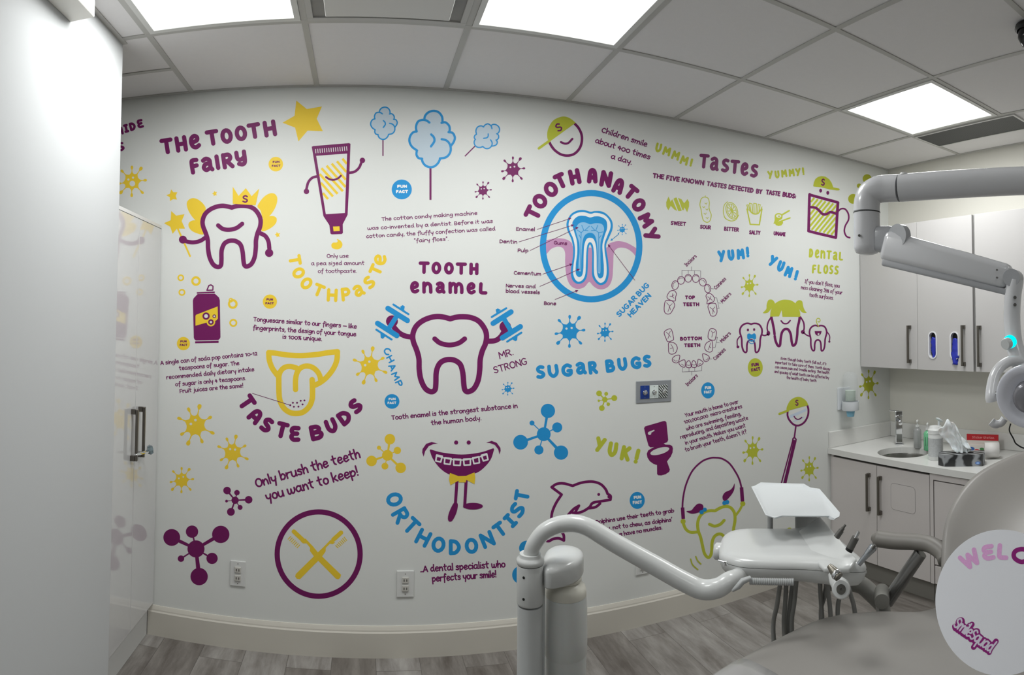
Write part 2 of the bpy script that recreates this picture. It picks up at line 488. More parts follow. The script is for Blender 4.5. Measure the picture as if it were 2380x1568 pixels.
# ------------------------------------------------------------------ stroke lettering (100 = capital height)
GL = {}
def G_(k, w, d):
    st = []
    for part in d.split(';'):
        t = part.split(); ty = t[0]; nums = [tuple(float(a) for a in q.split(',')) for q in t[1:]]
        if ty == 'L': st.append(nums)
        elif ty == 'S': st.append(spline(nums, 4))
        elif ty == 'O':
            (cx, cy), (r1, r2) = nums; st.append([(cx + r1 * sin(2 * pi * i / 16), cy + r2 * cos(2 * pi * i / 16)) for i in range(17)])
        elif ty == 'D': st.append([nums[0], (nums[0][0] + 0.5, nums[0][1])])
    GL[k] = (w, st)
for row in '''A|68|L 0,0 29,88;S 29,88 34,100 39,88;L 39,88 68,0;L 12,32 56,32
B|54|L 0,0 0,100;S 0,100 32,98 46,78 34,56 4,52;S 4,52 40,50 54,28 40,4 0,0
C|58|S 56,84 34,100 8,82 0,50 8,18 34,0 56,16
D|60|L 0,0 0,100;S 0,100 38,92 60,50 38,8 0,0
E|48|L 48,100 0,100 0,0 48,0;L 2,52 40,52
F|48|L 48,100 0,100 0,0;L 2,50 40,50
G|62|S 58,86 34,100 8,82 0,50 8,18 34,0 56,12 60,42;L 60,42 38,42
H|58|L 0,0 0,100;L 58,0 58,100;L 0,50 58,50
I|30|L 0,0 30,0;L 15,0 15,100;L 0,100 30,100
|4|L 2,0 2,100
J|40|S 40,100 40,24 20,0 0,18
K|54|L 0,0 0,100;L 50,100 4,46;L 16,58 54,0
L|46|L 0,100 0,0 46,0
M|72|L 0,0 6,100;L 6,100 36,34;L 36,34 66,100;L 66,100 72,0
N|58|L 0,0 0,100;L 0,100 58,0;L 58,0 58,100
O|68|O 34,50 34,50
P|50|L 0,0 0,100;S 0,98 36,98 50,72 34,48 2,46
Q|68|O 34,50 34,50;L 40,24 66,-6
R|54|L 0,0 0,100;S 0,98 36,98 48,74 34,52 2,48;L 20,48 54,0
S|52|S 50,86 28,100 4,82 12,58 40,44 50,22 28,0 0,14
T|62|L 0,100 62,100;L 31,100 31,0
U|58|S 0,100 0,32 28,0 58,32 58,100
V|62|L 0,100 31,0;L 31,0 62,100
W|88|L 0,100 22,0;L 22,0 44,90;L 44,90 66,0;L 66,0 88,100
X|56|L 0,0 56,100;L 0,100 56,0
Y|58|L 0,100 30,46;L 60,100 30,46;L 30,46 28,0
Z|54|L 0,100 54,100 0,0 54,0
a|52|S 42,50 22,62 2,42 2,16 18,2 36,14 44,40;L 44,60 44,40;S 44,40 44,14 54,0
b|46|L 0,100 2,2;S 2,36 24,60 44,36 30,4 2,6
c|42|S 40,50 20,60 1,32 16,0 42,12
d|50|S 40,46 20,60 1,30 16,2 40,20;S 42,100 40,30 50,0
e|44|S 3,30 38,36 36,56 16,60 1,28 16,0 44,12
f|38|S 42,90 28,104 18,70 15,-26;L 0,56 36,60
g|46|S 40,50 18,60 1,34 16,8 38,24 42,54;S 42,58 42,-10 24,-34 0,-24
h|42|L 0,100 2,0;S 2,28 22,58 38,42 40,0
i|8|L 2,56 4,0;D 4,84
j|22|S 16,56 16,-8 0,-32;D 17,84
k|42|L 0,100 2,0;L 36,58 2,24;L 12,32 42,0
l|8|L 2,100 4,0
m|66|L 0,58 2,0;S 2,30 16,56 30,42 32,0;S 32,30 48,56 62,42 64,0
n|44|L 0,58 2,0;S 2,30 22,58 38,42 42,0
o|44|O 22,30 22,30
p|46|L 0,58 3,-36;S 2,36 24,60 44,34 28,4 3,8
q|46|S 42,48 20,60 1,32 18,4 40,20;L 42,58 44,-36
r|34|L 0,58 2,0;S 2,32 14,54 34,56
s|38|S 37,50 18,60 3,46 32,24 26,2 0,8
t|40|S 16,94 16,20 30,0;L -2,60 38,64
u|46|S 0,58 2,14 18,0 36,14 42,40;L 42,58 42,40;L 42,40 44,0
v|44|L 0,58 20,0;L 20,0 42,58
w|68|S 0,58 4,10 18,2 30,20 33,50;S 33,50 36,8 50,2 64,24 66,58
x|44|L 0,58 42,0;L 42,58 0,0
y|44|S 0,58 4,26 22,16 40,30;L 42,58 28,-36
z|42|S 2,52 34,56 20,34 36,24 24,-20 2,-26;L 2,52 30,60
0|52|O 26,32 25,32
1|30|S 0,56 22,66 20,62;L 22,66 24,0
2|42|S 2,50 20,68 38,50 24,20 2,2;L 2,2 42,2
3|40|S 4,84 30,88 28,58 12,52;S 12,52 42,44 30,6 2,8
4|38|S 18,72 0,34 4,30 38,32;L 28,58 28,0
5|38|L 38,80 6,80 4,46;S 4,46 38,46 30,4 0,6
,|8|L 6,8 0,-18
.|6|D 2,2
:|6|D 2,14;D 2,56
!|8|L 3,100 3,32;D 3,2
?|34|S 0,82 22,98 32,74 14,50 14,34;D 14,2
-|24|L 0,34 24,34
_|60|L 0,34 60,34
'|8|L 6,100 0,76
"|18|L 4,100 2,80;L 14,100 12,80
~|26|D 2,2;D 14,2;D 26,2
%|50|O 10,60 9,12;O 38,14 9,12;L 42,70 6,2'''.split('\n'):
    if row.startswith('|'): G_('|', 4, 'L 2,0 2,100'); continue
    k, w, d = row.split('|'); G_(k, float(w), d)
# round headline letters drawn at full capital height
G_('ba', 54, 'S 4,88 26,100 48,84 50,50 50,20 60,0;S 50,54 18,54 2,26 18,2 46,16')
G_('be', 56, 'S 6,46 46,58 52,84 32,100 8,84 0,48 10,12 34,0 58,14')
G_('bn', 54, 'L 0,100 2,0;S 2,60 24,96 46,82 52,50 54,0')
G_('bm', 84, 'L 0,100 2,0;S 2,62 20,96 36,82 40,40 40,0;S 40,62 58,96 76,82 82,40 82,0')
G_('bA', 54, 'S 0,0 8,78 27,100 46,78 54,0;L 8,34 46,34')
G_('bM', 66, 'L 0,0 6,96;L 6,96 33,40;L 33,40 60,96;L 60,96 66,0')
G_('bY', 58, 'L 0,100 28,44;L 60,100 16,0')
G_('by', 56, 'S 0,100 2,52 24,40 50,56;S 56,100 52,20 34,0 8,8')
G_('bF', 46, 'S 46,96 10,96 2,70 2,0;L 4,48 42,52')
G_('bL', 48, 'S 2,100 0,26 8,4 48,2')
G_('bS', 50, 'S 50,94 26,100 6,84 12,60 42,40 50,18 28,0 0,6')
G_('bE', 46, 'S 46,98 12,98 2,76 10,56;L 10,52 38,52;S 10,50 0,24 14,2 46,2')

def glyph(ch, bold):
    if ch == ' ': return 26, []
    if bold and ('b' + ch) in GL and bold != 'sans': return GL['b' + ch]
    w, st = GL.get(ch, GL['.'])
    if not bold and ch.isupper(): return w * .84, [[(x * .84, y * .82) for x, y in q] for q in st]
    return w, st

def letter(sh, ch, cx, cy, h, w=None, rot=0, sw=None, bold=True, skew=0):
    """one letter, centre (cx,cy), outer height h and width w in frame units, rotated clockwise"""
    gw, st = glyph(ch, bold); a = radians(rot); sw = sw if sw is not None else h * 0.27
    w = w if w is not None else (gw / 100 * (h - sw) + sw)
    H = h - sw; W = max(0.0, w - sw)
    xs = [p[0] for q in st for p in q]; x0, x1 = min(xs), max(xs)
    for q in st:
        Q = []
        for x, y in q:
            u = ((x - x0) / max(1e-6, x1 - x0) - 0.5) * W if x1 - x0 > 5 else 0
            v = -(y / 100 - 0.5) * H
            u -= v * skew
            Q.append(sh.T((cx + u * cos(a) - v * sin(a), cy + u * sin(a) + v * cos(a))))
        sh.ribbon(Q, sw * sh.k)
    return sh

def text(sh, s, p0, p1, h, sw, bold=False, gap=None, skew=0.0, bend=0.0):
    """a line of writing whose baseline runs from p0 to p1 (frame units); h = capital height; bend lifts the middle"""
    gap = gap if gap is not None else (14 if not bold else 30)
    adv = []; x = 0
    for ch in s:
        gw, st = glyph(ch, bold); adv.append(x); x += gw + (gap if ch != ' ' else (4 if not bold else 2))
    x -= gap
    L = hypot(p1[0] - p0[0], p1[1] - p0[1]); ux, uy = (p1[0] - p0[0]) / L, (p1[1] - p0[1]) / L
    kx = (L - sw) / x; ky = (h - sw) / 100 if bold else h / 100
    for ch, a in zip(s, adv):
        gw, st = glyph(ch, bold)
        for q in st:
            Q = []
            for gx, gy in q:
                t = (a + gx) * kx + sw / 2; v = gy * ky + (sw / 2 if bold else 0); t += v * skew
                e = 4 * bend * (t / L) * (1 - t / L)
                Q.append(sh.T((p0[0] + ux * t + uy * (v + e), p0[1] + uy * t - ux * (v + e))))
            sh.ribbon(Q, sw * sh.k)
    return sh

def star(sh, pts): return sh.poly(pts)

GA = (0, 35, 85, 137, 181, 225, 260, 316)
def germ_shape(sh, cx, cy, r, rot=0, sx=1.0, eyes=((-.38, -.33), (.24, -.41)), er=.14, mouth=None, lens=(1, 1.12, .96, 1.08, 1, 1.12, .93, 1.02)):
    """blobby germ: body of radius r with eight stalks ending in drops"""
    pts = []
    for i in range(8):
        a0 = GA[i]; a1 = GA[(i + 1) % 8] + (360 if i == 7 else 0)
        mid = .90 if a1 - a0 > 40 else .975
        for q, rr in ((a0 - 4, 1.14), (a0 + 4, 1.14), (a0 + 12, .99), ((a0 + a1) / 2, mid), (a1 - 12, .99)):
            b = radians(rot + q); pts.append((cx + sin(b) * r * rr * sx, cy - cos(b) * r * rr))
    sh.poly(pts)
    for i in range(8):
        a = radians(rot + GA[i]); L = r * 1.96 * lens[i]
        P = lambda d, o=0: (cx + (sin(a) * d + cos(a) * o) * sx, cy - cos(a) * d + sin(a) * o)
        w = (1.3 if i in (1, 5) else 1.0)
        outline = [(r * .95, .15 * r), (r * 1.15, .07 * r), (L * .74, .045 * r), (L * .80, .11 * r * w), (L * .88, .165 * r * w), (L * .96, .15 * r * w), (L * 1.01, .07 * r * w)]
        sh.poly([P(d, o) for d, o in outline] + [P(d, -o) for d, o in outline[::-1]])
    for ex, ey in eyes: sh.disc(cx + ex * r * sx, cy + ey * r, er * r * (sx ** .5), er * r, neg=True)
    if mouth: sh.disc(cx + mouth[0] * r, cy + mouth[1] * r, mouth[2] * r, neg=True)
    return sh

def germ(frame, cx, cy, r, col, label, group, **k):
    return decal('germ_decal', label, [('germ', germ_shape(Shape(frame), cx, cy, r, **k), col)], group=group)

def molecule(frame, c, balls, col, label, group):
    """c = (x, y, r); balls = (x, y, r, arm width)"""
    sh = Shape(frame); sh.disc(*c)
    for x, y, r, w in balls:
        sh.disc(x, y, r)
        d = hypot(x - c[0], y - c[1]); nx, ny = -(y - c[1]) / d, (x - c[0]) / d
        a, b = (c[0], c[1]), (x, y)
        sh.poly([(a[0] + nx * w * .55, a[1] + ny * w * .55), (b[0] + nx * w * .8, b[1] + ny * w * .8), (b[0] - nx * w * .8, b[1] - ny * w * .8), (a[0] - nx * w * .55, a[1] - ny * w * .55)])
    return decal('molecule_decal', label, [('molecule', sh, col)], group=group)

def write_block(name, label, frame, lines, h, sw, col=PUR, bold=False, **k):
    sh = Shape(frame)
    for s, p0, p1 in lines: text(sh, s, p0, p1, h, sw, bold, **k)
    return decal(name, label, [('text', sh, col)], cat='wall lettering')

def arc_letters(name, label, frame, rows, h, sw, col):
    sh = Shape(frame)
    for ch, x, y, rot, *e in rows: letter(sh, ch, x, y, e[0] if e else h, e[1] if len(e) > 1 else None, rot, sw)
    return decal(name, label, [('letters', sh, col)], cat='wall lettering')

# ------------------------------------------------------------------ the mural
WHITE_PRINT = mat('white_print', 'e6e8e8', 0.5, spec=0.3)
TOOTH = [(913, 297), (850, 280), (770, 270), (680, 285), (590, 325), (520, 390), (487, 480), (495, 560), (530, 650), (557, 750), (560, 870), (580, 990), (630, 1090), (695, 1127), (740, 1105), (750, 1030), (755, 900), (790, 810), (845, 770), (908, 760), (970, 772), (1030, 820), (1058, 920), (1068, 1040), (1080, 1105), (1115, 1127), (1180, 1095), (1230, 1000), (1250, 870), (1255, 760), (1280, 660), (1315, 580), (1327, 490), (1305, 410), (1240, 325), (1150, 283), (1050, 273), (975, 280), (913, 297)]
def tooth(sh, cx, cy, w, h, sw, rot=0):
    a = radians(rot)
    Q = []
    for x, y in TOOTH:
        u, v = (x - 907) / 840 * w, (y - 698.5) / 857 * h
        Q.append((cx + u * cos(a) - v * sin(a), cy + u * sin(a) + v * cos(a)))
    return sh.curve(Q, sw, n=4)

# headlines
arc_letters('headline_lettering', 'purple bubble lettering THE TOOTH FAIRY above the crowned tooth', 'c1',
    [('T', 765, 722, -9, 195, 160), ('H', 937, 695, -9, 200, 145), ('e', 1100, 668, -9, 190, 140), ('T', 1312, 620, -9, 195, 165), ('O', 1483, 600, -9, 190, 150), ('O', 1655, 568, -9, 190, 150), ('T', 1815, 538, -9, 195, 165), ('H', 2003, 510, -9, 205, 155),
     ('F', 1098, 960, -9, 200, 115), ('a', 1253, 940, -9, 190, 150), ('|', 1372, 915, -9, 190, 52), ('R', 1497, 897, -9, 200, 145), ('y', 1657, 868, -9, 200, 145)], 195, 52, PUR)
arc_letters('headline_lettering', 'purple bubble lettering ending in HIDE, cut off by the left wall', 'c1',
    [('D', 128, 392, -14, 95, 75), (',', 202, 385, -14, 40), ('H', 200, 540, -14, 98, 80), ('I', 275, 508, -14, 105, 60), ('D', 352, 485, -14, 105, 78), ('E', 443, 452, -14, 110, 78)], 100, 30, PUR)
arc_letters('headline_lettering', 'purple letter S below the word HIDE, cut off by the left wall', 'c1', [('G', 118, 765, -14, 105, 90), ('S', 210, 727, -14, 112, 85)], 100, 30, PUR)
arc_letters('headline_lettering', 'yellow TOOTHPASTE lettering curved below the toothpaste tube', 'c4',
    [('T', 255, 920, 81, 165, 142), ('O', 303, 1087, 65, 172, 140), ('O', 405, 1222, 45, 172, 140), ('T', 565, 1312, 22, 168, 148), ('H', 740, 1375, 3, 178, 140), ('P', 918, 1365, -6, 182, 125), ('a', 1085, 1315, -26, 165, 140), ('S', 1220, 1210, -44, 170, 125), ('T', 1308, 1048, -66, 165, 140), ('e', 1365, 915, -78, 165, 145)], 165, 43, YEL)
arc_letters('headline_lettering', 'purple TOOTH ENAMEL lettering above the tooth lifting dumbbells', 'c6',
    [('T', 993, 1035, 1, 198, 178), ('O', 1188, 1040, 1, 200, 158), ('O', 1387, 1045, 1, 200, 158), ('T', 1582, 1050, 1, 198, 180), ('H', 1783, 1055, 1, 200, 148), ('e', 845, 1345, 1, 202, 150), ('n', 1045, 1350, 1, 198, 168), ('a', 1255, 1350, 1, 198, 162), ('m', 1498, 1355, 1, 198, 245), ('e', 1740, 1362, 1, 198, 150), ('L', 1930, 1365, 1, 200, 138)], 198, 57, PUR)
arc_letters('headline_lettering', 'purple TOOTH ANATOMY lettering arched over the blue ring', 'd1',
    [('T', 455, 530, -64, 172, 145), ('O', 530, 403, -48, 168, 150), ('O', 648, 276, -33, 172, 146), ('T', 752, 185, -25, 172, 128), ('H', 903, 142, -12, 175, 125), ('A', 1092, 130, 1, 168, 116), ('N', 1240, 165, 10, 182, 130), ('A', 1373, 240, 20, 175, 120), ('T', 1507, 310, 39, 160, 130), ('O', 1590, 443, 50, 158, 135), ('M', 1670, 605, 60, 150, 150), ('Y', 1726, 765, 66, 170, 140)], 170, 49, PUR)
arc_letters('headline_lettering', 'purple TASTES lettering near the ceiling, between UMMM and YUMMY', 'd3',
    [('T', 812, 325, 5, 202, 145), ('a', 957, 360, 5, 202, 128), ('S', 1105, 382, 5, 196, 112), ('T', 1238, 403, 5, 196, 136), ('e', 1372, 432, 5, 192, 114), ('S', 1505, 457, 5, 190, 110)], 195, 47, PUR)
arc_letters('headline_lettering', 'olive green UMMM! lettering sloping down beside TASTES', 'd3',
    [('U', 182, 138, 14, 134, 88), ('M', 298, 185, 16, 130, 112), ('M', 422, 243, 18, 130, 112), ('M', 540, 312, 18, 132, 114), ('!', 635, 343, 14, 118)], 125, 33, GRN)
arc_letters('headline_lettering', 'olive green YUMMY! lettering right of TASTES', 'd3',
    [('Y', 1728, 512, -7, 116, 78), ('U', 1822, 507, -7, 112, 68), ('M', 1918, 492, -7, 112, 84), ('M', 2022, 482, -7, 112, 84), ('Y', 2112, 474, -7, 112, 78), ('!', 2183, 463, -7, 110)], 114, 28, GRN)
arc_letters('headline_lettering', 'olive green DENTAL FLOSS lettering under the floss box', 'd4',
    [('D', 215, 940, 3, 102, 47), ('e', 281, 948, 3, 102, 50), ('n', 345, 955, 3, 96, 56), ('T', 412, 960, 3, 98, 60), ('a', 482, 972, 3, 100, 54), ('L', 545, 975, 3, 98, 48), ('F', 248, 1115, 3, 102, 46), ('L', 308, 1117, 3, 102, 46), ('O', 377, 1120, 3, 102, 56), ('S', 437, 1122, 3, 102, 46), ('S', 495, 1128, 3, 102, 48)], 100, 21, GRN)
arc_letters('headline_lettering', 'blue YUM! lettering tilted upward right of the top teeth chart', 'd5',
    [('Y', 725, 162, -6, 130, 86), ('U', 825, 150, -6, 122, 76), ('M', 928, 138, -6, 122, 88), ('!', 1003, 118, -5, 118)], 122, 34, BLU)
arc_letters('headline_lettering', 'blue YUM! lettering tilted downward left of the words DENTAL FLOSS', 'd6',
    [('Y', 537, 214, 24, 124, 84), ('U', 622, 270, 20, 124, 76), ('M', 707, 328, 19, 126, 84), ('!', 788, 367, 15, 118)], 122, 34, BLU)
arc_letters('headline_lettering', 'purple TASTE BUDS lettering curved below the yellow tongue', 'e2',
    [('T', 148, 1112, 56, 172, 132), ('A', 235, 1248, 42, 158, 132), ('S', 348, 1337, 28, 160, 115), ('T', 503, 1390, 14, 168, 130), ('E', 633, 1428, 1, 166, 116), ('B', 852, 1414, -12, 164, 138), ('U', 1002, 1347, -23, 158, 122), ('D', 1137, 1262, -36, 154, 132), ('S', 1245, 1148, -46, 155, 118)], 160, 46, PUR)
arc_letters('headline_lettering', 'blue SUGAR BUGS lettering above the switch plate', 'e4',
    [('S', 284, 688, -7, 120, 82), ('U', 395, 680, -7, 120, 98), ('G', 515, 672, -7, 118, 100), ('a', 637, 655, -7, 116, 94), ('R', 740, 650, -7, 118, 82), ('B', 890, 635, -7, 118, 84), ('U', 995, 620, -7, 118, 88), ('G', 1113, 608, -7, 115, 94), ('S', 1208, 594, -7, 114, 75)], 118, 32, BLU)
arc_letters('headline_lettering', 'olive green YUK! lettering left of the purple toilet', 'e5',
    [('Y', 182, 905, 14, 190, 130), ('U', 335, 962, 10, 188, 122), ('K', 494, 1010, 12, 190, 124), ('!', 630, 1045, 14, 190)], 188, 50, GRN)
arc_letters('headline_lettering', 'blue ORTHODONTIST lettering curved below the mouth with braces', 'g2',
    [('O', 287, 673, 76, 146, 122), ('R', 343, 812, 60, 150, 114), ('T', 435, 903, 43, 150, 116), ('H', 537, 1005, 27, 148, 116), ('O', 669, 1065, 12, 142, 122), ('D', 811, 1087, 0, 140, 106), ('O', 955, 1075, -6, 140, 118), ('N', 1092, 1020, -22, 142, 116), ('T', 1202, 933, -36, 130, 106), ('I', 1292, 856, -46, 132, 76), ('S', 1352, 765, -58, 132, 110), ('T', 1393, 640, -80, 132, 100)], 140, 34, BLU)

# hand lettering
HL = 'hand_lettering'
write_block(HL, 'purple handwriting about cotton candy and a dentist, under the cotton candies', 'c6', [
    ('The cotton candy making machine', (318, 292), (1840, 194)), ('was co-invented by a dentist. Before it was', (95, 437), (2085, 322)),
    ('cotton candy, the fluffy confection was called', (75, 565), (2125, 442)), ('"fairy floss".', (835, 634), (1385, 604))], 60, 11.5)
write_block(HL, 'purple handwriting about a pea sized amount of toothpaste', 'c4', [
    ('Only use', (668, 888), (955, 886)), ('a pea sized amount', (465, 985), (1162, 980)), ('of toothpaste.', (553, 1086), (1062, 1083))], 53, 9)
write_block(HL, 'purple handwriting about children smiling 400 times a day', 'd2', [
    ('Children smile', (1190, 330), (1950, 578)), ('about 400 times', (1085, 503), (2000, 788)), ('a day.', (1345, 765), (1700, 872))], 90, 18)
write_block(HL, 'purple handwriting about floss and tooth surfaces, under DENTAL FLOSS', 'd4', [
    ("If you don't floss, you", (142, 1268), (530, 1322)), ('miss cleaning 35% of your', (100, 1335), (560, 1396)), ('tooth surfaces.', (190, 1418), (462, 1455))], 44, 6.8)
write_block(HL, 'small purple handwriting about baby teeth falling out, below the three teeth', 'd6', [
    ("Even though baby teeth fall out, it's", (620, 1268), (1110, 1330)), ('important to take care of them. Tooth decay', (560, 1310), (1150, 1385)),
    ('can cause pain and trouble eating. The health', (558, 1360), (1140, 1425)), ('and spacing of adult teeth can be affected by', (550, 1410), (1138, 1478)), ('the health of baby teeth.', (680, 1475), (1008, 1510))], 31, 5.2)
write_block(HL, 'purple handwriting about sugar in soda pop, below the soda can', 'e1', [
    ('A single can of soda pop contains 10-12', (62, 1115), (1170, 1003)), ('teaspoons of sugar. The', (275, 1175), (965, 1115)), ('recommended daily dietary intake', (130, 1278), (1135, 1185)),
    ('of sugar is only 4 teaspoons.', (232, 1358), (1040, 1285)), ('Fruit juices are the same!', (283, 1435), (1010, 1370))], 48, 9.5)
write_block(HL, 'purple handwriting about tongues and fingerprints, above the yellow tongue', 'e2', [
    ('Tonguesare similar to our fingers _ like', (210, 286), (1260, 362)), ('fingerprints, the design of your tongue', (205, 372), (1255, 440)), ('is 100% unique.', (505, 463), (910, 488))], 46, 9.5)
write_block(HL, 'purple handwriting about the strongest substance, under the lifting tooth', 'e3', [
    ('Tooth enamel is the strongest substance in', (243, 1446), (1685, 1308)), ('the human body.', (695, 1506), (1272, 1448))], 53, 11)
write_block(HL, 'purple handwriting about micro-creatures, right of the toilet', 'e5', [
    ('Your mouth is home to over', (1215, 568), (1868, 400)), ('100,000,000  micro-creatures', (1203, 650), (1912, 455)), ('who are swimming, feeding,', (1230, 732), (1900, 545)),
    ('reproducing, and depositing waste', (1158, 835), (1985, 597)), ('in your mouth. Makes you want', (1218, 905), (1955, 688)), ("to brush your teeth, doesn't it?", (1218, 990), (1968, 765))], 50, 9)
write_block(HL, 'larger purple handwriting about brushing the teeth you want to keep', 'g1', [
    ('Only brush the teeth', (138, 440), (1095, 165)), ('you want to keep!', (232, 562), (1078, 325))], 86, 16)
write_block(HL, 'purple handwriting about a dental specialist, below ORTHODONTIST', 'g2', [
    ('~A dental specialist who', (508, 1302), (1252, 1258)), ('perfects your smile!', (612, 1385), (1175, 1345))], 58, 11.5)
write_block(HL, 'purple handwriting about dolphins, partly behind the white arm', 'g3', [
    ('Dolphins use their teeth to grab', (1005, 770), (1900, 635)), ("prey, not to chew, as dolphins'", (1040, 852), (1880, 738)), ('jaws have no muscles.', (1180, 924), (1765, 828))], 47, 10.5)
write_block(HL, 'purple words MR. STRONG at the right of the lifting tooth', 'e3', [('MR.', (1475, 752), (1640, 702)), ('STRONG', (1415, 918), (1795, 808))], 86, 12)
sh = Shape('e3')
for ch, x, y, r, h, w in (('C', 200, 662, 30, 98, 80), ('H', 238, 752, 62, 92, 76), ('A', 262, 845, 62, 96, 78), ('M', 297, 945, 62, 92, 92), ('P', 338, 1032, 66, 95, 70)):
    letter(sh, ch, x, y, h, w, r, 17, bold=False)
decal(HL, 'blue word CHAMP running downward at the left of the lifting tooth', [('text', sh, BLU)], cat='wall lettering')
def block(name, label, frame, lines, h, sw, col=PUR): return write_block(name, label, frame, lines, h, sw, col, bold='sans', gap=26)
block('capital_lettering', 'purple capitals THE FIVE KNOWN TASTES DETECTED BY TASTE BUDS', 'd3', [
    ('THE', (95, 557), (258, 578)), ('FIVE', (283, 585), (472, 612)), ('KNOWN', (495, 615), (808, 662)), ('TASTES', (842, 667), (1122, 710)), ('DETECTED', (1143, 713), (1493, 767)), ('BY', (1525, 773), (1614, 783)), ('TASTE', (1660, 785), (1864, 812)), ('BUDS:', (1890, 815), (2082, 848))], 72, 19)
for s, a, b, w in (('SWEET', (347, 1205), (560, 1224), 'wrapped candy'), ('SOUR', (752, 1258), (906, 1272), 'pickle'), ('BITTER', (1085, 1285), (1292, 1302), 'cut lemon'), ('SALTY', (1432, 1335), (1590, 1345), 'french fries'), ('UMAMI', (1770, 1350), (1936, 1366), 'sushi')):
    block('capital_lettering', 'small purple word %s under the green %s' % (s, w), 'd3', [(s, a, b)], 60, 15)
block('capital_lettering', 'blue capitals SUGAR BUG HEAVEN slanting up below the blue ring', 'px', [('SUGAR BUG', (1440, 738), (1511, 664)), ('HEAVEN', (1466.5, 738.5), (1515, 688.5))], 13.6, 3.2, BLU)

# round badges
def badge(frame, x, y, rx, ry, lines, h, sw, col, tcol, label):
    a = Shape(frame).disc(x, y, rx, ry); b = Shape(frame)
    for s, p, q in lines: text(b, s, p, q, h, sw, 'sans', gap=34)
    decal('badge_decal', label, [('disc', a, col), ('text', b, tcol)], group='round fun fact badges')
B2 = lambda a, b, c, d: [('FUN', a, b), ('FACT', c, d)]
badge('c1', 2075, 938, 87, 88, B2((2038, 926), (2120, 922), (2027, 973), (2132, 970)), 27, 8.5, YEL, PUR, 'yellow fun fact badge right of THE TOOTH FAIRY lettering')
badge('c5', 558, 1250, 139, 137, B2((495, 1230), (630, 1228), (478, 1302), (645, 1300)), 44, 14.5, BLU, WHITE_PRINT, 'blue fun fact badge left of the tall cotton candy stick')
badge('e1', 325, 873, 75, 76, B2((290, 862), (362, 860), (283, 902), (370, 900)), 26, 8, YEL, PUR, 'yellow fun fact badge below left of the soda can')
badge('e2', 380, 90, 72, 72, B2((345, 80), (412, 80), (335, 118), (420, 118)), 24, 7.5, YEL, PUR, 'yellow fun fact badge above the tongue handwriting')
badge('e3', 250, 1237, 85, 84, B2((212, 1225), (292, 1222), (200, 1268), (300, 1266)), 28, 8.5, BLU, WHITE_PRINT, 'blue fun fact badge under the word CHAMP')
badge('e5', 1492, 245, 82, 98, B2((1455, 232), (1532, 228), (1445, 285), (1540, 280)), 36, 10.5, BLU, WHITE_PRINT, 'blue fun fact badge above the micro-creatures handwriting')
badge('d6', 348, 1355, 80, 100, B2((310, 1350), (388, 1337), (308, 1403), (405, 1385)), 38, 10.5, GRN, PUR, 'green fun fact badge under the left small tooth')
badge('g3', 1475, 502, 86, 97, B2((1437, 489), (1522, 481), (1425, 546), (1532, 538)), 38, 11.5, BLU, WHITE_PRINT, 'blue fun fact badge right of the dolphin')

# tooth fairy
wl = Shape('c2').blob([(740, 520), (680, 435), (600, 385), (530, 382), (472, 425), (468, 500), (510, 600), (590, 700), (690, 760), (720, 620)]).blob([(590, 700), (530, 710), (492, 745), (495, 800), (540, 855), (620, 893), (700, 908), (720, 860), (700, 720)])
wr = Shape('c2').blob([(1495, 500), (1530, 430), (1600, 350), (1680, 308), (1745, 315), (1783, 370), (1775, 460), (1730, 560), (1665, 640), (1580, 680), (1540, 560)]).blob([(1665, 640), (1730, 640), (1772, 670), (1770, 730), (1720, 790), (1640, 840), (1560, 858), (1545, 760), (1590, 660)])
wand = Shape('c2').line([(335, 825), (512, 1222)], 26).poly([(238, 565), (310, 632), (432, 612), (390, 712), (440, 822), (322, 822), (258, 898), (225, 795), (133, 742), (230, 700)])
t = tooth(Shape('c2'), 1122, 932, 846, 890, 66, -1)
t.curve([(740, 950), (660, 1000), (560, 1022), (470, 1010), (410, 985)], 60).disc(408, 982, 58).curve([(1530, 885), (1610, 930), (1655, 1010), (1668, 1110)], 62).disc(1665, 1175, 60)
sm = Shape('c2').curve([(922, 775), (990, 825), (1085, 838), (1190, 812), (1272, 752)], 62)
cr = Shape('c2').poly([(1135, 210), (1220, 345), (1325, 232), (1410, 350), (1520, 238), (1468, 482), (1135, 460)])
decal('tooth_fairy_decal', 'purple outlined tooth with yellow wings, crown and star wand', [('wing', wl, YEL), ('wing', wr, YEL), ('wand', wand, YEL), ('tooth_outline', t, PUR), ('smile', sm, PUR), ('crown', cr, YEL), ('letter_mark', letter(Shape('c2'), 'S', 1315, 390, 115, 84, 0, 22, bold='sans'), PUR)])
for P, lb in (([(238, 250), (270, 292), (328, 292), (303, 345), (322, 400), (268, 393), (218, 420), (217, 362), (165, 335), (218, 315)], 'small yellow star above the fairy wand star'),
              ([(868, 270), (880, 290), (905, 288), (893, 312), (903, 340), (878, 335), (858, 350), (857, 325), (832, 312), (855, 300)], 'tiny yellow star left of the crown'),
              ([(1775, 868), (1792, 893), (1828, 888), (1808, 912), (1820, 940), (1795, 935), (1775, 952), (1770, 922), (1745, 908), (1770, 895)], 'tiny yellow star at the right arm of the fairy tooth')):
    decal('star_decal', lb, [('star', Shape('c2').poly(P), YEL)], group='yellow star decals')
decal('star_decal', 'large yellow star high on the wall beside the toothpaste tube', [('star', Shape('c3').poly([(318, 88), (478, 218), (708, 178), (628, 365), (722, 555), (490, 545), (350, 710), (300, 500), (108, 425), (292, 320)]), YEL)], group='yellow star decals')

